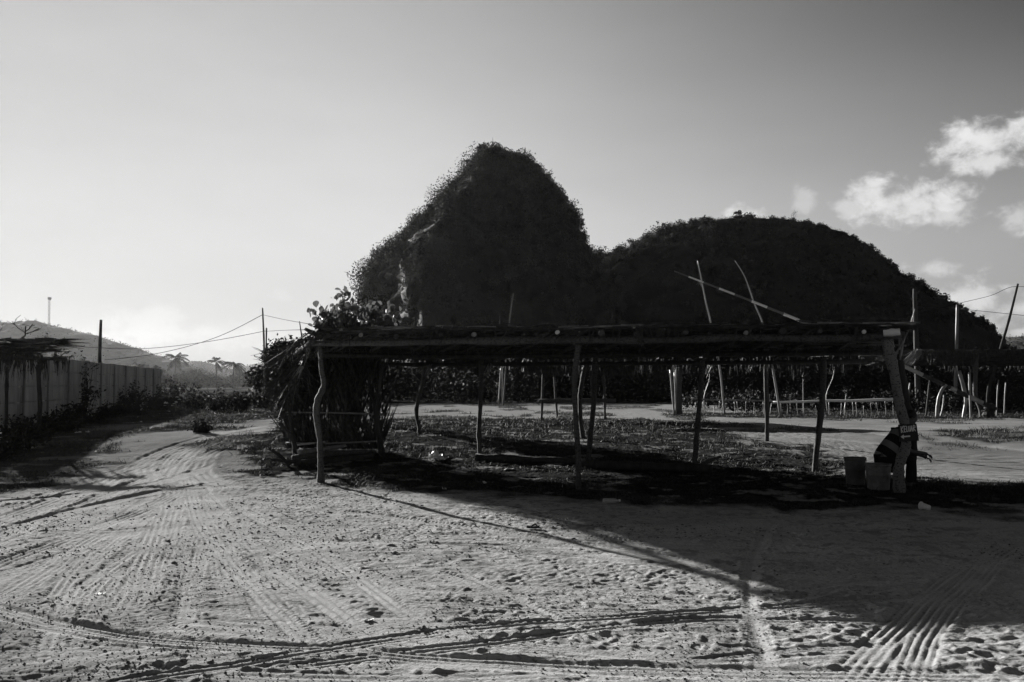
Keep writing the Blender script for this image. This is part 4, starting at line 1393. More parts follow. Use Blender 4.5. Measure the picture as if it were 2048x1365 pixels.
def stroke(mb, pts, w, y):
    for (x0, y0), (x1, y1) in zip(pts[:-1], pts[1:]):
        a, b = at(x0, y0, y), at(x1, y1, y)
        d = (b - a); d.y = 0
        L = d.length; d.normalize(); n = Vector((-d.z, 0, d.x)) * w * 0.5
        e = d * w * 0.3
        P = [a - n - e, b - n + e, b + n + e, a + n - e]
        mb.add([tuple(p) for p in P] + [(p.x, p.y + 0.003, p.z) for p in P], [(0, 1, 2, 3), (4, 7, 6, 5), (0, 4, 5, 1), (1, 5, 6, 2), (2, 6, 7, 3), (3, 7, 4, 0)])


Yl = Yb - 0.004
mb = MB()
letters = [  # strokes in board space seen from the front
    [(1802.0, 853.5), (1803.0, 866)], [(1806.5, 852.5), (1802.8, 860.0), (1806.6, 865.5)],
    [(1808.2, 853.2), (1808.8, 864.5)], [(1808.2, 853.2), (1811.6, 852.8)], [(1808.5, 858.8), (1811.4, 858.4)], [(1808.8, 864.5), (1812.0, 864)],
    [(1813.4, 853.0), (1813.8, 863.6)], [(1813.8, 863.6), (1816.4, 863.2)],
    [(1817.3, 852.8), (1817.6, 861.5), (1818.8, 863.2), (1820.2, 861.5), (1820.2, 852.4)],
    [(1821.6, 863.2), (1823.2, 851.8), (1825.2, 862.8)], [(1822.3, 858.8), (1824.6, 858.6)],
    [(1826.8, 862.6), (1826.6, 851.0), (1829.6, 851.4), (1830.0, 855.0), (1827.0, 856.8), (1831.0, 862.2)],
]
for i, s_ in enumerate(letters):
    stroke(mb, s_, 0.011, Yl - 0.0004 * i)
mb.build('lettering', M['white_paint'], sign)
mb = MB()
stroke(mb, [(1806.5, 873.8), (1819.5, 872.8)], 0.021, Yl)
hd = [at(*q, Yl - 0.002) for q in ((1801.5, 874.2), (1807.5, 869.6), (1808, 878.6))]
mb.add([tuple(p) for p in hd] + [(p.x, p.y + 0.004, p.z) for p in hd], [(0, 3, 4, 1), (1, 4, 5, 2), (2, 5, 3, 0)], [(0, 1, 2), (3, 5, 4)])
mb.build('arrow', M['white_paint'], sign)

# dry branches tied beside the right post
root = empty('dry_branch', at(1808, 735, 13.9), 'bundle of dry forked branches rising beside the pale right post', 'branch')
m = MB()
for pts in ([(1830, 618), (1822, 645), (1808, 680), (1800, 715)], [(1803, 648), (1803, 675), (1802, 712)], [(1826, 640), (1812, 672), (1796, 700), (1784, 712)],
            [(1809, 655), (1806, 690), (1800, 720)], [(1796, 665), (1800, 700)], [(1790, 690), (1812, 692)], [(1776, 682), (1785, 692)], [(1783, 668), (1788, 695)], [(1801, 680), (1794, 708)]):
    Yy = 13.75 + random.uniform(-.12, .12)
    m.tube([at(px, py, Yy) for px, py in pts], [.006 + .009 * i / (len(pts) - 1) for i in range(len(pts))], 6, 0.12, 4, len(pts))
m.build('twig', M['stick'], root, True)

# ------------------------------------------------------------------ person on a bucket behind the sign post
def skin_obj(name, chains, material, parent, sub=2):
    """chains of (points, radii) grown into one skinned surface; the first chain is the spine, others attach by the index of a shared point"""
    V, E, Rr = [], [], []
    ids = {}

    def vid(p, r_):
        k = tuple(round(x, 4) for x in p)
        if k not in ids:
            ids[k] = len(V); V.append(p); Rr.append(r_)
        return ids[k]
    roots = []
    for pts, rad in chains:
        prev = None
        for p, r_ in zip(pts, rad):
            i = vid(tuple(p), r_)
            if prev is not None and prev != i: E.append((prev, i))
            prev = i
    off = Vector((0, 0, 0)); p_ = parent
    while p_ is not None:
        off += p_.location; p_ = p_.parent
    me = bpy.data.meshes.new(name)
    me.from_pydata([tuple(Vector(v) - off) for v in V], E, [])
    me.materials.append(material)
    o = bpy.data.objects.new(name, me); COL.objects.link(o); o.parent = parent
    sk = o.modifiers.new('skin', 'SKIN'); sk.use_smooth_shade = True
    lay = me.skin_vertices[0].data if me.skin_vertices else None
    if lay is None:
        bpy.context.view_layer.objects.active = o
    lay = me.skin_vertices[0].data
    # one root per connected island
    adj = {i: [] for i in range(len(V))}
    for a, b_ in E: adj[a].append(b_); adj[b_].append(a)
    seen = set()
    for i in range(len(V)):
        lay[i].radius = (Rr[i], Rr[i])
        lay[i].use_root = False
        if i not in seen:
            lay[i].use_root = True
            st = [i]
            while st:
                q = st.pop()
                if q in seen: continue
                seen.add(q); st += adj[q]
    ss = o.modifiers.new('sub', 'SUBSURF'); ss.levels = sub; ss.render_levels = sub
    return o


Yp = G(1815, 982).y + 0.55
per = empty('person', Vector((at(1800, 770, Yp).x, Yp, 0.0)), 'person in a striped shirt bending forward behind the sign post', 'person')
kx = Yp / F


def pp(px, py, dy=0.0):
    return at(px, py, Yp + dy)


hip = pp(1762, 922); bel = pp(1774, 900); che = pp(1792, 876); nec = pp(1812, 852); hea = pp(1822, 838); crown = pp(1829, 826)
shl, shr = pp(1803, 864, -.19), pp(1803, 864, .19)
ell, elr = pp(1818, 903, -.22), pp(1820, 904, .2)
wrl, wrr = pp(1847, 907, -.2), pp(1846, 912, .14)
hpl, hpr = pp(1766, 928, -.12), pp(1766, 928, .12)
knl, knr = pp(1822, 915, -.16), pp(1824, 917, .14)
anl, anr = pp(1819, 978, -.14), pp(1826, 979, .12)
tol, tor = pp(1834, 984, -.15), pp(1841, 984, .12)
chains = [([hip, bel, che, nec, hea, crown], [.13, .125, .13, .055, .085, .075]),
          ([che, shl, ell, wrl], [.13, .062, .043, .03]), ([che, shr, elr, wrr], [.13, .062, .043, .03]),
          ([hip, hpl, knl, anl, tol], [.13, .09, .062, .042, .035]), ([hip, hpr, knr, anr, tor], [.13, .09, .062, .042, .035])]
# hands: palm, five unequal fingers, thumb from the side of the palm
for wr, el, dy in ((wrl, ell, -1), (wrr, elr, 1)):
    d = (wr - el).normalized()
    dn = Vector((0, 0, -1)); dn = (dn - d * dn.dot(d)).normalized()
    sd = d.cross(dn)
    palm_c = wr + d * 0.07 + dn * 0.01
    chains.append(([wr, palm_c], [.03, .034]))
    for f, (o_, L_) in enumerate(((-.028, .06), (-.01, .072), (.01, .068), (.027, .052))):
        k0 = palm_c + sd * o_ + d * 0.012
        k1 = k0 + d * L_ * .55 + dn * 0.012
        k2 = k1 + d * L_ * .3 + dn * L_ * .4
        k3 = k2 + dn * L_ * .3
        chains.append(([k0, k1, k2, k3], [.011, .0095, .009, .007]))
    t0 = wr + d * .03 - sd * .03
    chains.append(([t0, t0 + d * .03 - sd * .018 + dn * .01, t0 + d * .055 - sd * .016 + dn * .03], [.012, .011, .008]))
# nose, brow and ears as small swellings of the head
chains.append(([hea, hea + (Vector((.095, 0, -.035)))], [.085, .02]))
for s_ in (-1, 1):
    chains.append(([hea + Vector((-.01, s_ * .07, .01)), hea + Vector((-.015, s_ * .088, .02))], [.02, .014]))
skin_obj('body', chains, M['skin'], per)
skin_obj('shirt', [([pp(1759, 927), pp(1772, 902), pp(1790, 877), pp(1806, 860)], [.165, .16, .165, .09]),
                   ([pp(1790, 877), shl, shl.lerp(ell, .55)], [.165, .085, .075]), ([pp(1790, 877), shr, shr.lerp(elr, .55)], [.165, .085, .075])], M['shirt'], per)
skin_obj('trousers', [([pp(1760, 930), hpl, knl, knl.lerp(anl, .85)], [.15, .115, .085, .065]), ([pp(1760, 930), hpr, knr, knr.lerp(anr, .85)], [.15, .115, .085, .065])], M['trousers'], per)
skin_obj('hair', [([pp(1815, 838), pp(1822, 830), pp(1830, 823)], [.075, .095, .078])], M['hair'], per)
for t_ in (anl, anr):
    pass

# buckets
def bucket(px, py, top_py, wpx, label, mt, rim=True):
    b = on(px, py)
    k = b.y / F
    r1 = wpx / 2 * k; r0 = r1 * 0.86; h = (py - top_py) * k * 1.02
    o = empty('bucket', b, label, 'bucket', 'plastic buckets by the sign post')
    MB().lathe([(0.001, 0.01), (r0, 0.0), (r0 * 1.0, 0.012), (r0 + (r1 - r0) * .52, h * .55), (r0 + (r1 - r0) * .53 + .004, h * .56), (r0 + (r1 - r0) * .56 + .003, h * .6), (r1 - .004, h * .93), (r1, h), (r1 - .008, h), (r1 - .012, h * .9), (r0 - .012, .03), (.001, .03)], b, n=32).build('tub', M[mt], o, True)
    MB().lathe([(r1 - .003, h * .9), (r1 + .007, h * .905), (r1 + .008, h * 1.003), (r1 - .004, h * 1.005)], b, n=32).build('rim', M[mt], o, True)
    hp = [b + Vector((math.cos(a) * (r1 + .012), -abs(math.sin(a)) * (r1 + .012) * .9 - .005, h * .93 - abs(math.sin(a)) * .1)) for a in np.linspace(math.pi, 2 * math.pi, 13)]
    MB().tube(hp, .0035, 5).build('handle', M['steel'], o, True)


bucket(1757, 982, 932, 48, 'pale plastic bucket nearest the sign post', 'bucket')
bucket(1711, 975, 923, 41, 'grimy darker bucket left of the pale one', 'bucket_dim')
# upturned crate the person sits on, hidden behind the buckets
sb_ = Vector((hip.x, Yp, 0)); sb_.z = float(gh(sb_.x, sb_.y)[0])
# ------------------------------------------------------------------ poles, barrier, fence
def pole(name, pts, Y, rad, label, cat, mt='stick', group=None, sink=0.2, Ys=None, down_to_ground=True):
    P = [at(px, py, (Ys[i] if Ys else Y)) for i, (px, py) in enumerate(pts)]
    if down_to_ground:
        e = P[-1]; g_ = float(gz(e.x, e.y)) - sink
        if e.z > g_ + 0.3:
            d = (P[-1] - P[-2]); d.normalize()
            if d.z < -0.2: P.append(e + d * ((e.z - g_) / -d.z)); rad = (list(rad) + [rad[-1]]) if hasattr(rad, '__len__') else rad
    m = MB(); m.tube(P, rad, 8, 0.04, 4, len(pts))
    o = m.build(name, M[mt], None, True, P[-1])
    return tag(o, label, cat, group)


# striped barrier pole, its base, and its forked support
YB = 36.0
A_, B_ = at(1349, 543, YB), at(1968, 808, YB)
bar = empty('barrier_pole', B_, 'long slanting barrier pole painted in pale and dark bands', 'barrier')
bx = [1349, 1377, 1407, 1438, 1470, 1505, 1535, 1568, 1600, 1630, 1655, 1690, 1720, 1750, 1780, 1835, 1855, 1890, 1925, 1968]


def barpt(px):
    t_ = (px - 1349) / (1968 - 1349)
    y_ = 543 + t_ * 265 + 6 * math.sin(math.pi * t_) * (-1)
    return at(px, y_ - 3.0 * math.sin(math.pi * t_), YB)


bands = [(1349, 1377, 'dark_paint'), (1377, 1407, 'white_paint'), (1407, 1438, 'dark_paint'), (1438, 1469, 'white_paint'), (1469, 1503, 'dark_paint'), (1503, 1534, 'white_paint'),
         (1534, 1567, 'dark_paint'), (1567, 1598, 'white_paint'), (1598, 1631, 'dark_paint'), (1631, 1664, 'white_paint'), (1664, 1700, 'dark_paint'), (1700, 1735, 'white_paint'), (1735, 1800, 'dark_paint'),
         (1800, 1845, 'bamboo'), (1845, 1900, 'dark_bark'), (1900, 1912, 'bamboo'), (1912, 1938, 'dark_bark'), (1938, 1965, 'bamboo'), (1965, 1990, 'dark_bark')]


def brad(px): return 0.028 + 0.075 * (px - 1349) / 620


for a, b, mt in bands:
    xs_ = np.linspace(a, b, 4)
    MB().tube([barpt(x) for x in xs_], [brad(x) * (1.06 if mt == 'white_paint' else 1) for x in xs_], 10, 0.03).build('band', M[mt], bar, True)
p0 = barpt(1400); m = MB()
for k in range(6):
    a = random.uniform(0, 6.28)
    m.tube([p0 + Vector((math.cos(a) * .05, -.04, math.sin(a) * .05)), p0 + Vector((math.cos(a) * .2, -.05, math.sin(a) * .12 - .12))], [.008, .004], 4)
m.build('rope', M['stick'], bar)
# stone weight at its foot
sw = gpos(1985, 36.2)
mb = MB()
for k in range(5):
    c = sw + Vector((random.uniform(-.25, .25), random.uniform(-.2, .2), 0.12 + 0.08 * k))
    mb.lathe([(0.001, -.16), (.16, -.12), (.24, 0), (.17, .12), (0.001, .17)], c, Vector((random.gauss(0, .2), random.gauss(0, .2), 1)), 10)
tag(mb.build('stone_weight', M['stone'], None, False, sw), 'dark heap of stone weighing down the barrier pole foot', 'stone weight')
for pts, lab, r0 in (
        ([(1893, 770), (1884, 780), (1878, 795), (1875, 815), (1874, 836)], 'curved forked post holding up the barrier pole', [.05, .06, .065, .07, .07]),
        ([(1888, 790), (1886, 812), (1881, 835)], 'short pale stake beside the forked barrier post', [.03, .03, .035])):
    pole('support_post', pts, 35.9, r0, lab, 'post', 'stick', None)
# two canes crossing the barrier
pole('cane', [(1395, 522), (1403, 560), (1412, 605), (1424, 655), (1440, 740), (1446, 798)], 40.5, [.02, .03, .035, .04, .045, .05], 'straight cane crossing the upper end of the barrier pole', 'cane', 'bamboo', None)
pole('cane', [(1470, 522), (1490, 555), (1508, 605), (1528, 655), (1545, 735), (1561, 832)], 38.5, [.015, .024, .03, .035, .045, .055], 'curved cane bending over the middle of the barrier pole', 'cane', 'bamboo', None)

# low rail fence
fence = empty('rail_fence', gpos(1590, 39.5), 'low fence of thin pickets under one pale rail', 'fence')
YF0, YF1 = 41.5, 38.0


def fY(px): return YF0 + (YF1 - YF0) * (px - 1385) / 400


MB().tube([at(px, py, fY(px)) for px, py in ((1382, 797), (1420, 800), (1480, 801), (1540, 803), (1556, 803))], [.035, .035, .03, .03, .028], 8, 0.05, 3).build('rail', M['stick'], fence, True)
MB().tube([at(px, py, fY(px) - 0.07) for px, py in ((1546, 805), (1600, 804), (1650, 802), (1700, 802), (1789, 799))], [.045, .045, .05, .055, .06], 8, 0.04, 3).build('rail', M['white_paint'], fence, True)  # peeled rail; sun along its top put into a whiter colour
px = 1390
kk = 0
while px < 1795:
    Yq = fY(px) + 0.06
    b = gpos(px, Yq)
    tp = at(px + random.gauss(0, 2.5), 803 + random.uniform(-3, 3) + (9 if kk % 7 == 3 else 0), Yq)
    rr = random.uniform(.009, .021)
    md = b.lerp(tp, .5) + Vector((random.gauss(0, .025), 0, 0))
    MB().tube([b - Vector((0, 0, .1)), md, tp], [rr, rr, rr * .8], 6, 0.1, 2, kk).build('picket', M['stick'], fence, True)
    px += random.choice((7, 10, 12, 14, 16, 22)) + random.uniform(-2, 2); kk += 1

# far thatched shelter with a rail
sh = empty('thatched_shelter', gpos(1150, 34), 'small thatched shelter with a table rail seen under the stall roof', 'shelter')
YS = 33.0
for pts, r0 in (([(1087, 735), (1085, 790), (1083, 842)], .05), ([(1108, 735), (1111, 790), (1115, 838)], .045), ([(1207, 735), (1209, 790), (1210, 840)], .05), ([(1180, 740), (1186, 800), (1186, 842)], .05)):
    post(sh, pts, gY(*pts[-1]), r0, 'bark', 50)
MB().tube([at(1078, 801, YS), at(1150, 800, YS), at(1232, 800, YS)], .045, 8, .05, 3).build('rail', M['bark'], sh, True)
MB().tube([at(1076, 804, YS + .5), at(1232, 803, YS + .5)], .04, 8, .05, 3).build('rail', M['bark'], sh, True)
mb = MB(); A, D = [], []
x0, x1 = at(1050, 770, YS).x, at(1262, 770, YS).x
for k in range(2600):
    u, v = random.random(), random.random()
    e = random.random()
    x = x0 + (x1 - x0) * u; y = 32.2 + 5.5 * v
    ridge_ = 1 - abs(v - .5) * 2
    z = 2.35 + 0.9 * ridge_
    L = random.uniform(.3, .6)
    sg = -1 if v < .5 else 1
    A.append((x, y, z)); D.append((random.gauss(0, .08), sg * L * .9, -L * .45))
for k in range(900):
    x = x0 + (x1 - x0) * random.random()
    L = random.uniform(.25, .45)
    A.append((x, 32.2 + random.uniform(-.05, .3), 2.42)); D.append((random.gauss(0, .05), random.gauss(-.05, .05), -L))
mb.blades(A, D, 0.07, 0.05, 2)
mb.add([(x0, 32.2, 2.35), (x1, 32.2, 2.35), (x1, 34.95, 3.22), (x0, 34.95, 3.22), (x1, 37.7, 2.35), (x0, 37.7, 2.35)], [(0, 1, 2, 3), (3, 2, 4, 5)])
mb.build('roof', M['thatch'], sh)

# posts and canes standing before the thicket
for pts, Y, r0, lab, mt in (
        ([(1002, 735), (1000, 770), (997, 808)], 60, .055, 'pale post before the thicket left of the shelter', 'stick'),
        ([(1006, 735), (1006, 808)], 61, .07, 'darker post beside the pale thicket post', 'bark'),
        ([(1027, 587), (1018, 660), (1012, 740)], 58, [.03, .05, .06], 'thin slanting stick in front of the steep hill', 'bark'),
        ([(1357, 735), (1357, 780), (1358, 828)], 41, .15, 'thick trunk at the left end of the rail fence', 'bark'),
        ([(1341, 740), (1345, 790), (1349, 832)], 39, .05, 'leaning stake left of the thick trunk', 'stick'),
        ([(1349, 745), (1351, 790), (1352, 830)], 39.5, .04, 'thin stake touching the thick trunk', 'stick'),
        ([(525, 616), (527, 660), (529, 720), (531, 800)], 64, [.05, .07, .08, .09], 'taller of the two bare poles by the leafy tree', 'bark'),
        ([(533, 656), (532, 700), (530, 740), (530, 800)], 66, [.06, .06, .07, .08], 'shorter of the two bare poles by the leafy tree', 'bark'),
        ([(202, 640), (200, 690), (199, 730)], 58, [.09, .11, .12], 'square-topped power pole standing behind the concrete wall', 'dark_bark'),
        ([(1829, 578), (1831, 640), (1833, 700)], 45, [.09, .12, .14], 'thick pale pole with twigs at its top by the right stall', 'bark'),
        ([(1915, 610), (1914, 660), (1913, 700)], 48, [.075, .085, .09], 'straight wire pole against the slope of the long hill', 'stick'),
        ([(2036, 568), (2018, 640), (2002, 695)], 45, [.05, .065, .075], 'dark leaning wire pole at the right edge', 'dark_bark')):
    pole('pole', pts, Y, r0, lab, 'pole', mt)
root = empty('dry_branch', at(1829, 580, 45), 'forked dry twig sticking up from the thick right pole', 'branch')
m = MB()
for pts in ([(1829, 580), (1829, 568), (1830, 558)], [(1829, 570), (1818, 558)], [(1832, 590), (1840, 583)]):
    m.tube([at(a, b, 45) for a, b in pts], [.03, .02, .012][:len(pts)], 5, 0.05, 2)
m.build('twig', M['dark_bark'], root)

# wires
def wire(pts, Ys, label, r0=0.012):
    m = MB(); P = [at(px, py, Y) for (px, py), Y in zip(pts, Ys)]
    m.tube(P, r0, 5, 0, 6)
    tag(m.build('wire', M['wire'], None, False, P[0]), label, 'wire', None)


wire([(525, 630), (450, 668), (380, 692), (300, 710), (210, 720)], [64, 66, 66, 64, 58], 'wire falling left from the taller bare pole', .02)
wire([(533, 662), (420, 683), (300, 697), (199, 696), (130, 691), (40, 686)], [66, 65, 62, 58, 55, 52], 'nearly level wire running left past the power pole', .018)
wire([(525, 630), (570, 640), (640, 652)], [64, 50, 36], 'wire from the taller bare pole towards the stall roof', .012)
wire([(533, 663), (570, 661), (612, 660)], [66, 50, 36], 'wire from the shorter bare pole towards the stall roof', .012)
wire([(1840, 628), (1914, 608), (1980, 592), (2034, 573), (2120, 588)], [45, 48, 46, 45, 44], 'upper wire rising right to the leaning pole', .012)
wire([(1840, 612), (1914, 618), (2025, 629), (2120, 640)], [60, 48, 45.4, 44], 'lower wire sloping down right behind the leaning pole', .012)

# lattice mast on the far hill
root = empty('radio_mast', at(99, 660, 890), 'tall thin lattice mast on the far left hill', 'mast')
b = at(99, 660, 890); top = at(99, 601, 890); m = MB()
W = 1.0
for sx, sy in ((-1, -1), (1, -1), (0, 1)):
    m.tube([b + Vector((sx * W, sy * W, -4)), top + Vector((sx * W * .7, sy * W * .7, 0))], .2, 4)
nb = 14
for k in range(nb):
    z0, z1 = b.z + (top.z - b.z) * k / nb, b.z + (top.z - b.z) * (k + 1) / nb
    s_ = 1 if k % 2 else -1
    m.tube([Vector((b.x - W * s_, b.y - W, z0)), Vector((b.x + W * s_, b.y - W, z1))], .13, 4)
    m.tube([Vector((b.x - W, b.y - W, z1)), Vector((b.x + W, b.y - W, z1))], .13, 4)
m.build('lattice', M['steel'], root)
MB().lathe([(.001, 0), (1.6, .5), (2.0, 2.2), (1.6, 3), (.001, 3)], top, n=10).build('antenna_head', M['steel'], root)
pole('radio_mast', [(72, 637), (72, 645), (72, 652)], 900, [.25, .5, .6], 'short stubby mast beside the tall lattice mast', 'mast', 'steel', None, 0, None, False)

# ------------------------------------------------------------------ concrete wall at the left
W0, W1 = Vector((-14.0, 24.0, 0)), Vector((-20.2, 51.0, 0))
wall = empty('concrete_wall', W0, 'long weathered concrete panel wall on the left', 'wall')
wd = (W1 - W0).normalized(); wn = Vector((wd.y, -wd.x, 0)); wl_ = (W1 - W0).length
npan = 11; step = wl_ / npan
rot = Matrix((wd, -wn, Vector((0, 0, 1)))).transposed()
for i in range(npan + 1):
    p = W0 + wd * step * i
    z0 = float(gz(p.x, p.y))
    MB().box(p + Vector((0, 0, z0 + 1.1)) + wn * 0.0, (.12, .1, 2.32), rot, .004).build('post', M['concrete_dark'], wall)
    if i < npan:
        c = W0 + wd * step * (i + .5)
        m = MB()
        for k in range(5):
            m.box(c + Vector((0, 0, z0 - .1 + .235 + .47 * k)) - wn * (0.012 + random.uniform(0, .012)), (step - .115, .05, .437), rot, .004)
        m.box(c + Vector((0, 0, z0 - .1 + 1.16)) - wn * 0.14, (step - .13, .03, 2.3), rot)  # added unseen backing: darkens the joints and stops sun coming through
        m.build('panel', M['concrete'], wall)

# ------------------------------------------------------------------ thatched shed at the left edge
def thatch_roof_stall(name, loc, label, x0, x1, y0, y1, z, posts, tilt=0.0, fringe=0.35, n=2200, cat='shed'):
    o = empty(name, loc, label, cat)
    for pts, r0, mt in posts:
        post(o, pts, gY(*pts[-1]), r0, mt, 60)
    mb = MB(); A, D = [], []
    for k in range(n):
        u, v = random.random(), random.random()
        a = random.choice((0, math.pi)) + random.gauss(0, .5) if k % 2 else random.uniform(0, 6.28)
        L = random.uniform(.3, .8)
        A.append((x0 + (x1 - x0) * u, y0 + (y1 - y0) * v, z + tilt * v + random.uniform(0, .07))); D.append((math.cos(a) * L, math.sin(a) * L * .6, random.uniform(-.05, .04)))
    for k in range(n // 2):
        u = random.random()
        L = random.uniform(.3, 1) ** 2 * fringe * (0.5 + 0.9 * abs(math.sin(u * 9)))
        A.append((x0 + (x1 - x0) * u, y0 + random.uniform(-.1, .2) if k % 2 else y1, z)); D.append((random.gauss(0, .15) * L, random.gauss(0, .1) * L, -L))
    mb.blades(A, D, .04, .05, 2)
    ia, ib, ja, jb = x0 + .3, x1 - .3, y0 + .12, y1 - .12
    mb.add([(ia, ja, z), (ib, ja, z), (ib, jb, z + tilt), (ia, jb, z + tilt), (ia, ja, z + .05), (ib, ja, z + .05), (ib, jb, z + tilt + .05), (ia, jb, z + tilt + .05)],
           [(0, 3, 2, 1), (4, 5, 6, 7), (0, 1, 5, 4), (1, 2, 6, 5), (2, 3, 7, 6), (3, 0, 4, 7)])
    mb.build('roof', M['thatch'], o)
    mb = MB(); A, D = [], []
    for k in range(9 if cat == 'shed' else 70):
        u = random.random()
        L = random.uniform(.08, .2) * (1 if cat == 'shed' else 1.5)
        A.append((x0 + (x1 - x0) * u, y0 + random.uniform(0, .5), z + .1 + tilt * .2)); D.append(((-1) ** k * L, random.gauss(0, .05), random.uniform(0, .06)))
    mb.blades(A, D, .04, .02, 2)
    mb.build('loose_strips', M['thatch_pale'], o)
    for yb in (y0 + .1, y1 - .1):
        MB().tube([(x0, yb, z - .07), ((x0 + x1) / 2, yb, z - .06), (x1 - .1, yb, z - .07)], .05, 8, .05, 3).build('beam', M['bark'], o, True)
    return o


Ysd = gY(78, 880)
xr = at(98, 770, Ysd).x
thatch_roof_stall('thatched_shed', (xr - 2, Ysd, .2), 'dark thatched shed roof on a thin post at the left edge', xr - 7, xr, Ysd - .4, Ysd + 1.1, 2.42,
                  [([(76, 730), (78, 770), (80, 810), (78, 850), (78, 880)], .055, 'dark_bark'), ([(-60, 740), (-60, 800), (-62, 882)], .05, 'dark_bark'), ([(14, 735), (13, 800), (12, 872)], .045, 'dark_bark')], .42, .5, 2400)

# right-hand stall
Yr = 36.5
thatch_roof_stall('thatched_stall', (at(1950, 770, Yr).x, Yr, .3), 'dark thatched stall at the right edge behind the barrier', at(1822, 770, Yr).x, at(2260, 770, Yr).x, Yr - .6, Yr + 5.5, 3.05,
                  [([(1918, 742), (1927, 775), (1932, 800), (1927, 836)], .07, 'stick'), ([(1939, 745), (1940, 790), (1942, 838)], .045, 'stick'),
                   ([(1954, 712), (1951, 750), (1951, 790), (1960, 815), (1964, 836)], .09, 'bark'), ([(1862, 745), (1856, 795), (1852, 832)], .04, 'bark'),
                   ([(1985, 740), (1975, 790), (1978, 832)], .05, 'dark_bark'), ([(2060, 740), (2060, 840)], .06, 'dark_bark')], -.5, .6, 3200, 'stall')
# hanging pale frond bundle at its left end
root = empty('frond_bundle', at(1830, 705, 36), 'bundle of dry palm leaves hanging at the left corner of the right stall', 'palm leaves')
mb = MB(); A, D = [], []
for k in range(110):
    p = at(1836 + random.uniform(-8, 8), 700 + random.uniform(-2, 8), 35.8 + random.uniform(-.2, .2))
    L = random.uniform(.3, .75)
    A.append(tuple(p)); D.append((-.7 * L + random.gauss(0, .1), random.gauss(0, .1), -.75 * L))
mb.blades(A, D, .03, .05, 3)
mb.build('leaf_strips', M['thatch_pale'], root)
# sticks among the right stall
for i, (px, y0, y1, Y, lab) in enumerate(((1818, 766, 800, 37, 'thin stick by the left corner of the right stall'), (1995, 760, 812, 39, 'thin stick standing in the dark right stall'),
                                      (2010, 765, 815, 39.5, 'second thin stick deep in the right stall'))):
    pole('stake', [(px + 2, y0), (px, (y0 + y1) / 2), (px - 1, y1)], Y, .03, lab, 'stake', 'stick')

# ------------------------------------------------------------------ logs, litter
def log(p, q, r0, label, mt='dark_bark', group=None, name='log'):
    m = MB(); p, q = Vector(p), Vector(q)
    c = p.lerp(q, .5) + Vector((0, 0, random.uniform(-.02, .03)))
    m.tube([p, p.lerp(c, .6), c, q], [r0, r0 * 1.05, r0 * .95, r0 * .8], 10, .08, 3, int(r0 * 1e4))
    return tag(m.build(name, M[mt], None, True, c), label, 'log', group)


def lg(px0, py0, px1, py1, r0, label, lift0=0, lift1=0, mt='dark_bark', group=None):
    a, b = on(px0, py0), on(px1, py1)
    a.z += r0 * .8 + lift0; b.z += r0 * .8 + lift1
    return log(a, b, r0, label, mt, group)


lg(952, 922, 1188, 929, .075, 'left dark log lying on the grass under the stall')
lg(1160, 934, 1425, 944, .1, 'right longer dark log lying on the grass under the stall')
lg(1395, 940, 1440, 930, .04, 'short forked stick leaning on the right-hand log', 0.0, .12, 'bark')
gl = 'logs piled inside the thatched stall end'
lg(590, 935, 745, 918, .075, 'lowest front log of the pile by the thatched wall', 0, 0, 'dark_bark', gl)
lg(605, 931, 750, 912, .07, 'rear bottom log of the pile by the thatched wall', 0, 0, 'dark_bark', gl)
lg(585, 937, 735, 921, .06, 'middle log resting on the pile by the thatched wall', .13, .13, 'bark', gl)
lg(598, 935, 690, 917, .05, 'pale topmost log of the pile by the thatched wall', .24, .22, 'stick', gl)
lg(592, 917, 660, 905, .02, 'thin pale cane laid across the log pile', .25, .2, 'peeled', gl)
for i, (pts, lab) in enumerate((
        ([(557, 846), (570, 858), (584, 875), (592, 900)], 'broken branch leaning at the left corner of the stall'),
        ([(543, 900), (560, 912), (580, 930)], 'dry branch sticking left from the log pile'),
        ([(541, 918), (565, 922), (600, 925)], 'low dry branch on the ground left of the log pile'))):
    a = on(600, 930)
    P = [at(px, py, 17.6) for px, py in pts]
    m = MB(); m.tube(P, [.025, .035, .045, .05][:len(P)], 7, .12, 4, i)
    for k in range(5):
        s_ = P[0].lerp(P[-1], random.random() * .6)
        m.tube([s_, s_ + Vector((random.uniform(-.25, .05), random.uniform(-.1, .1), random.uniform(0, .25)))], [.014, .005], 5)
    tag(m.build('dead_branch', M['dark_bark'], None, True, P[-1]), lab, 'branch')


def scrap_mesh(seed, flat=1.0):
    r = np.random.default_rng(seed)
    n = 6
    u, v = np.meshgrid(np.linspace(-.5, .5, n), np.linspace(-.5, .5, n))
    z = np.abs(r.normal(size=(n, n))) * .22 * flat
    V = np.stack([u + r.normal(size=(n, n)) * .08, v * .7 + r.normal(size=(n, n)) * .08, z], -1).reshape(-1, 3)
    idx = np.arange(n * n).reshape(n, n)
    Q = np.stack([idx[:-1, :-1], idx[:-1, 1:], idx[1:, 1:], idx[1:, :-1]], -1).reshape(-1, 4)
    o = mesh_np('litter_scrap', V, Q, M['litter'], None, False, (0, 0, 0))
    me = o.data
    bpy.data.objects.remove(o)
    return me


scraps = [scrap_mesh(i, f) for i, f in enumerate((1, .6, 1.3, .3, 1.8))]


def litter(px, py, wpx, label, group=None, k=None, p=None):
    p = p or on(px, py)
    o = bpy.data.objects.new('litter_scrap', scraps[random.randrange(5) if k is None else k])
    COL.objects.link(o)
    s = wpx * p.y / F
    o.location = p + Vector((0, 0, .004)); o.scale = (s, s, s * .7); o.rotation_euler = (random.gauss(0, .2), random.gauss(0, .2), random.uniform(0, 6.28))
    tag(o, label, 'litter', group)


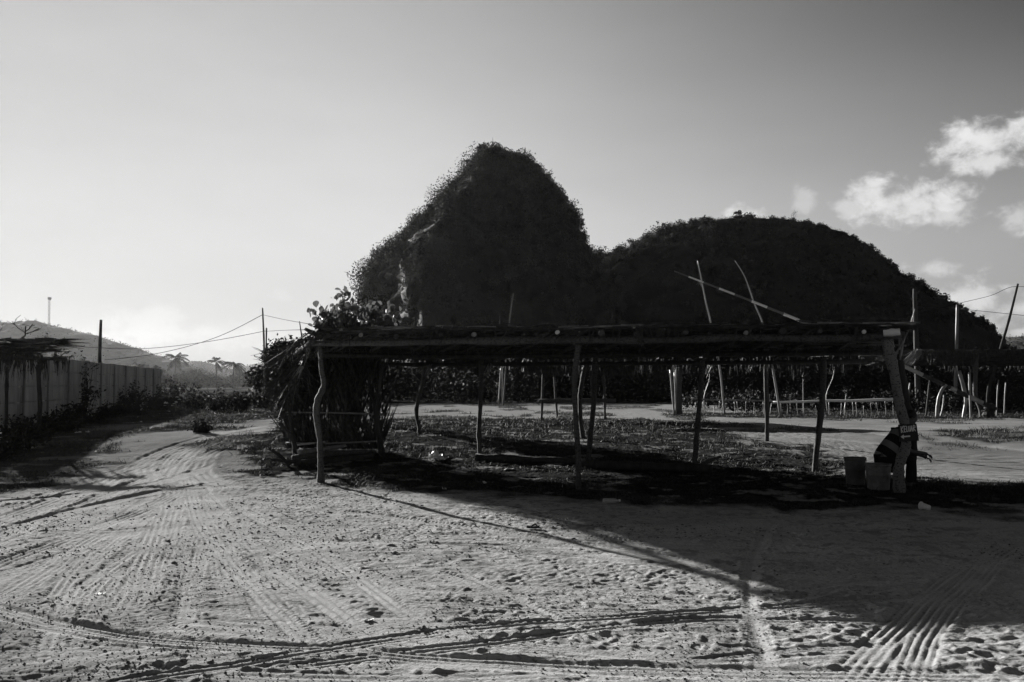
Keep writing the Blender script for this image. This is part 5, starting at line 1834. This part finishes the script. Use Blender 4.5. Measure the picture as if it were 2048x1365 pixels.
for px, py, w in ((385, 817, 9), (415, 820, 8), (388, 826, 5), (430, 828, 5), (457, 824, 7), (470, 825, 4), (530, 828, 6), (545, 832, 4), (238, 834, 6), (275, 836, 4), (282, 845, 5), (285, 853, 8), (340, 850, 3), (505, 820, 4), (560, 830, 4),
                  (338, 824, 5), (320, 828, 4), (495, 827, 3), (552, 824, 5), (566, 822, 5), (585, 826, 4)):
    litter(px, py, w, 'small white scrap of litter on the dark grass bank at left', 'litter on the left grass bank')
for px, py, w in ((175, 866, 9), (155, 866, 14), (60, 893, 4), (66, 897, 7), (50, 899, 7), (72, 896, 5), (35, 905, 5), (83, 906, 4), (120, 890, 4), (195, 891, 7), (55, 890, 4), (45, 908, 4)):
    litter(px, py, w, 'small white scrap of litter by the left shed post', 'litter by the left shed')
for px, py, w in ((1000, 853, 4), (1015, 855, 5), (1070, 860, 4), (905, 850, 4), (1100, 868, 3), (880, 872, 4), (1200, 852, 6), (1030, 905, 4), (1110, 938, 5), (1060, 920, 6), (1275, 915, 4), (1330, 868, 4), (820, 850, 4), (930, 865, 3), (1230, 880, 3), (970, 905, 3),
                  (1540, 953, 4), (1600, 962, 8), (1560, 966, 6), (1580, 955, 4), (1660, 955, 5)):
    litter(px, py, w, 'tiny white scrap on the grass under the stall roof', 'litter under the stall')
litter(872, 921, 30, 'largest crumpled white sheet on the grass right of the thatched wall', None, 4)
litter(870, 930, 12, 'torn white flap just in front of the largest crumpled sheet', None, 1)
litter(1015, 941, 26, 'long dirty white strip beside the left log', None, 3)
litter(637, 936, 12, 'crumpled white bag at the foot of the log pile', None, 2)
litter(505, 886, 9, 'white scrap where the sand track bends round the stall', None, 0)
litter(475, 924, 5, 'white scrap on the grass left of the log pile', None, 0)
litter(532, 964, 10, 'white crumple on the sand edge left of the front post', None, 2)
litter(195, 905, 8, 'white scrap lying in the middle of the left track', None, 3)
litter(970, 968, 12, 'dim white scrap in the shade of the stall front', None, 1)
litter(888, 981, 11, 'pale scrap at the edge of the stall shade', None, 2)
litter(202, 1187, 17, 'white rectangular scrap on the sand at lower left', None, 3)
litter(735, 1242, 24, 'white stick-like scrap on the foreground sand', None, 3)
litter(1015, 1103, 14, 'small white scrap on the sand in the centre foreground', None, 1)
for i, (px, py, w) in enumerate(((355, 795, 8), (358, 800, 7), (352, 806, 6), (367, 788, 7), (348, 808, 7), (345, 812, 5), (332, 808, 7), (330, 812, 5), (325, 783, 4), (443, 777, 4), (428, 799, 5), (470, 797, 5), (490, 800, 5), (417, 793, 4), (515, 804, 4), (410, 800, 4))):
    litter(px, py, w, 'white scrap of plastic caught among the bushes below the palms', 'plastic caught in the bushes', None, at(px, py, 43.5 if px > 335 else 41))

# cup, bottle, flip-flop
p = on(1850, 1022); p.z += .045
ax = Vector((.55, -.8, -.12)).normalized()
o = empty('plastic_cup', p, 'white plastic cup lying on its side in front of the buckets', 'cup')
p2 = p - ax * .06
MB().lathe([(.001, .128), (.03, .128), (.032, .122), (.045, .01), (.049, .008), (.05, 0), (.046, 0), (.044, .012), (.03, .12), (.001, .122)], p2, ax, 24).build('cup_wall', M['litter'], o, True)
MB().lathe([(.046, -.003), (.053, -.004), (.054, .01), (.047, .011), (.046, -.003)], p2, ax, 24).build('rim', M['white_paint'], o, True)
p = on(1206, 1009); p.z += .035
ax = Vector((1, .12, 0)).normalized()
o = empty('plastic_bottle', p, 'clear plastic bottle lying in the shade before the middle post', 'bottle')
MB().lathe([(.001, 0), (.03, 0), (.034, .01), (.034, .07), (.031, .08), (.034, .09), (.034, .15), (.03, .175), (.014, .205), (.014, .225), (.001, .226)], p, ax, 16).build('bottle_body', M['clear'], o, True)
MB().lathe([(.001, .222), (.017, .222), (.017, .245), (.001, .246)], p, ax, 12).build('cap', M['litter'], o, True)
p = on(1066, 1060)
mb = MB(); n = 14
V = []
for z in (0.012, .032):
    for k in range(n):
        a = 2 * math.pi * k / n
        V.append((p.x + .075 * math.cos(a), p.y + .035 * math.sin(a) * (1 + .25 * math.cos(a)), p.z + z + .01 * math.cos(a) ** 2 * (1 if k < 7 else 0)))
Q = [(k, (k + 1) % n, n + (k + 1) % n, n + k) for k in range(n)]
V += [(p.x, p.y, p.z + .03), (p.x, p.y, p.z + .01)]
T = [(n + k, n + (k + 1) % n, 2 * n) for k in range(n)] + [((k + 1) % n, k, 2 * n + 1) for k in range(n)]
mb.add(V, Q, T)
o = empty('flip_flop', p, 'dark worn flip-flop lying on the sand in the centre', 'sandal')
mb.build('sole', M['black'], o)
MB().tube([p + Vector((.055, 0, .03)), p + Vector((.02, -.02, .055)), p + Vector((-.02, -.032, .03))], .006, 5, 0, 3).build('strap', M['black'], o)
MB().tube([p + Vector((.055, 0, .03)), p + Vector((.02, .02, .055)), p + Vector((-.02, .032, .03))], .006, 5, 0, 3).build('strap', M['black'], o)

# ------------------------------------------------------------------ sun, sky, clouds, haze
SUN_AZ, SUN_EL = R(-34), R(14)
sv = Vector((math.sin(SUN_AZ) * math.cos(SUN_EL), math.cos(SUN_AZ) * math.cos(SUN_EL), math.sin(SUN_EL)))
sl = bpy.data.lights.new('sun', 'SUN'); sl.energy = 5.0; sl.angle = R(0.6); sl.color = (1, 0.99, 0.97)
so = bpy.data.objects.new('sun', sl); COL.objects.link(so)
so.rotation_euler = (-sv).to_track_quat('-Z', 'Y').to_euler()
so.location = sv * 100

world = bpy.data.worlds.new('World'); scene.world = world; world.use_nodes = True
nt = world.node_tree
for n in list(nt.nodes): nt.nodes.remove(n)
out = nt.nodes.new('ShaderNodeOutputWorld'); bg = nt.nodes.new('ShaderNodeBackground')
bg.inputs['Strength'].default_value = 0.1
nt.links.new(bg.outputs[0], out.inputs[0])
sky = nt.nodes.new('ShaderNodeTexSky'); sky.sky_type = 'NISHITA'; sky.sun_disc = False
sky.sun_elevation = SUN_EL; sky.sun_rotation = SUN_AZ
sky.air_density = 1.0; sky.dust_density = 2.2; sky.ozone_density = 1.0


def mn(op, a, b=None, c=None, clamp=False):
    n = nt.nodes.new('ShaderNodeMath'); n.operation = op; n.use_clamp = clamp
    for i, v in enumerate((a, b, c)):
        if v is None: continue
        if isinstance(v, (int, float)): n.inputs[i].default_value = v
        else: nt.links.new(v, n.inputs[i])
    return n.outputs[0]


dp = nt.nodes.new('ShaderNodeVectorMath'); dp.operation = 'DOT_PRODUCT'
nt.links.new(sky.outputs[0], dp.inputs[0]); dp.inputs[1].default_value = (0.7, 0.3, 0.0)    # black and white film behind a red filter
L = dp.outputs['Value']
SKY_TOP, SKY_TOE, SKY_SH = 2.6, 1.5, 2.2                    # brightest value, toe and shoulder of the film
L = mn('MULTIPLY', SKY_TOP, mn('SUBTRACT', 1.0, mn('EXPONENT', mn('DIVIDE', mn('SUBTRACT', SKY_TOE, L), SKY_SH))))
tc = nt.nodes.new('ShaderNodeTexCoord')
nrm = nt.nodes.new('ShaderNodeVectorMath'); nrm.operation = 'NORMALIZE'
nt.links.new(tc.outputs['Generated'], nrm.inputs[0])
sx = nt.nodes.new('ShaderNodeSeparateXYZ'); nt.links.new(nrm.outputs[0], sx.inputs[0])
hi = nt.nodes.new('ShaderNodeMapRange'); hi.interpolation_type = 'SMOOTHSTEP'
az = mn('ARCTAN2', sx.outputs[0], sx.outputs[1]); el = mn('ARCSINE', sx.outputs[2])
for k_, v_ in zip(('From Min', 'From Max', 'To Min', 'To Max'), (R(8), R(27), 1.0, 0.74)): hi.inputs[k_].default_value = v_
nt.links.new(el, hi.inputs['Value'])
lo_ = nt.nodes.new('ShaderNodeMapRange'); lo_.interpolation_type = 'SMOOTHSTEP'     # sky dimmed low down, where the haze adds brightness
for k_, v_ in zip(('From Min', 'From Max', 'To Min', 'To Max'), (R(-1), R(9), 0.62, 1.0)): lo_.inputs[k_].default_value = v_
nt.links.new(el, lo_.inputs['Value'])
L = mn('SMOOTH_MAX', mn('MULTIPLY', mn('MULTIPLY', L, hi.outputs[0]), lo_.outputs[0]), 0.06, 0.15)
smp = nt.nodes.new('ShaderNodeMapping'); smp.inputs['Scale'].default_value = (1, 1, 3.5)
nt.links.new(nrm.outputs[0], smp.inputs[0])
sn = nt.nodes.new('ShaderNodeTexNoise'); sn.inputs['Scale'].default_value = 3.2; sn.inputs['Detail'].default_value = 7; sn.inputs['Roughness'].default_value = 0.55
nt.links.new(smp.outputs[0], sn.inputs['Vector'])
L = mn('MULTIPLY', L, mn('ADD', 0.9, mn('MULTIPLY', sn.outputs['Fac'], 0.2)))     # uneven thin haze


def cl_noise(scale, off):
    mp = nt.nodes.new('ShaderNodeMapping'); mp.inputs['Location'].default_value = (off, off * .7, 0); mp.inputs['Scale'].default_value = (1, 1, 1.35)
    nt.links.new(nrm.outputs[0], mp.inputs[0])
    n = nt.nodes.new('ShaderNodeTexNoise'); n.inputs['Scale'].default_value = scale; n.inputs['Detail'].default_value = 9; n.inputs['Roughness'].default_value = .58
    n.inputs['Distortion'].default_value = 0.25
    nt.links.new(mp.outputs[0], n.inputs['Vector'])
    return mn('SUBTRACT', n.outputs['Fac'], 0.5)


cn = mn('ADD', cl_noise(16, 1.3), mn('MULTIPLY', cl_noise(48, 4.1), 0.75))
cover = None
CLOUDS = [  # picture position and half size, strength, softness
    (2010, 285, 105, 48, 1.0), (1975, 320, 70, 25, .9), (2040, 262, 55, 35, 1.0),
    (1738, 385, 42, 36, .95), (1700, 415, 35, 20, .6), (1825, 415, 95, 42, .95), (1890, 425, 50, 30, .75),
    (1495, 430, 55, 22, 1.0), (1605, 403, 24, 26, .4), (1868, 538, 55, 20, .65), (2042, 432, 30, 26, .6),
    (1945, 600, 95, 34, .75), (2010, 575, 80, 30, .8), (1990, 655, 110, 26, .6), (2050, 620, 80, 50, .7), (1880, 612, 55, 22, .6), (2035, 665, 60, 25, .7),
    (300, 655, 90, 42, .3), (430, 675, 120, 38, .3), (560, 592, 30, 14, .2), (200, 690, 120, 30, .25)]
for px, py, rx, ry, st in CLOUDS:
    d = ray(px, py).normalized()
    a0, e0 = math.atan2(d.x, d.y), math.asin(d.z)
    ra, re = rx * 1.12 / F, ry * 1.12 / F
    q = mn('ADD', mn('POWER', mn('ABSOLUTE', mn('DIVIDE', mn('SUBTRACT', az, a0), ra)), 2), mn('POWER', mn('ABSOLUTE', mn('DIVIDE', mn('SUBTRACT', el, e0), re)), 2))
    v = mn('SUBTRACT', 1.0, mn('SQRT', q))                        # 1 in the middle, 0 at the rim, negative outside
    v = mn('ADD', v, mn('MULTIPLY', cn, 2.3))
    mr_ = nt.nodes.new('ShaderNodeMapRange'); mr_.interpolation_type = 'SMOOTHSTEP'
    mr_.inputs['From Min'].default_value = 0.0; mr_.inputs['From Max'].default_value = 0.85; mr_.inputs['To Min'].default_value = 0; mr_.inputs['To Max'].default_value = st
    nt.links.new(v, mr_.inputs['Value'])
    cover = mr_.outputs[0] if cover is None else mn('MAXIMUM', cover, mr_.outputs[0])
CLOUD = 3.0
cl_b = mn('ADD', CLOUD, mn('MULTIPLY', cn, 1.2))
mx = nt.nodes.new('ShaderNodeMix'); mx.data_type = 'FLOAT'
nt.links.new(cover, mx.inputs[0]); nt.links.new(L, mx.inputs[2]); nt.links.new(mn('MAXIMUM', cl_b, L), mx.inputs[3])
nt.links.new(mx.outputs[0], bg.inputs['Color'])

hz = MB(); hz.box((0, 1195, 69), (5400, 2590, 150))
hm = bpy.data.materials.new('haze'); hm.use_nodes = True
hn = hm.node_tree
for n in list(hn.nodes): hn.nodes.remove(n)
ho = hn.nodes.new('ShaderNodeOutputMaterial'); hv = hn.nodes.new('ShaderNodeVolumePrincipled')
hv.inputs['Color'].default_value = (0.95, 0.95, 0.95, 1); hv.inputs['Density'].default_value = 0.00004; hv.inputs['Anisotropy'].default_value = 0.5
hn.links.new(hv.outputs[0], ho.inputs['Volume'])
HZ = hz.build('haze', hm)
tag(HZ, 'thin bright haze filling the air towards the sun', 'haze', None, 'stuff')

# ------------------------------------------------------------------ render settings
scene.view_settings.view_transform = 'Standard'
scene.view_settings.look = 'None'
scene.view_settings.gamma = 1
scene.view_settings.exposure = 1.3
scene.render.engine = 'CYCLES'
cy = scene.cycles
cy.use_denoising = True
cy.max_bounces = 4; cy.diffuse_bounces = 2; cy.glossy_bounces = 2; cy.transmission_bounces = 4; cy.volume_bounces = 0; cy.transparent_max_bounces = 4
cy.sample_clamp_indirect = 5
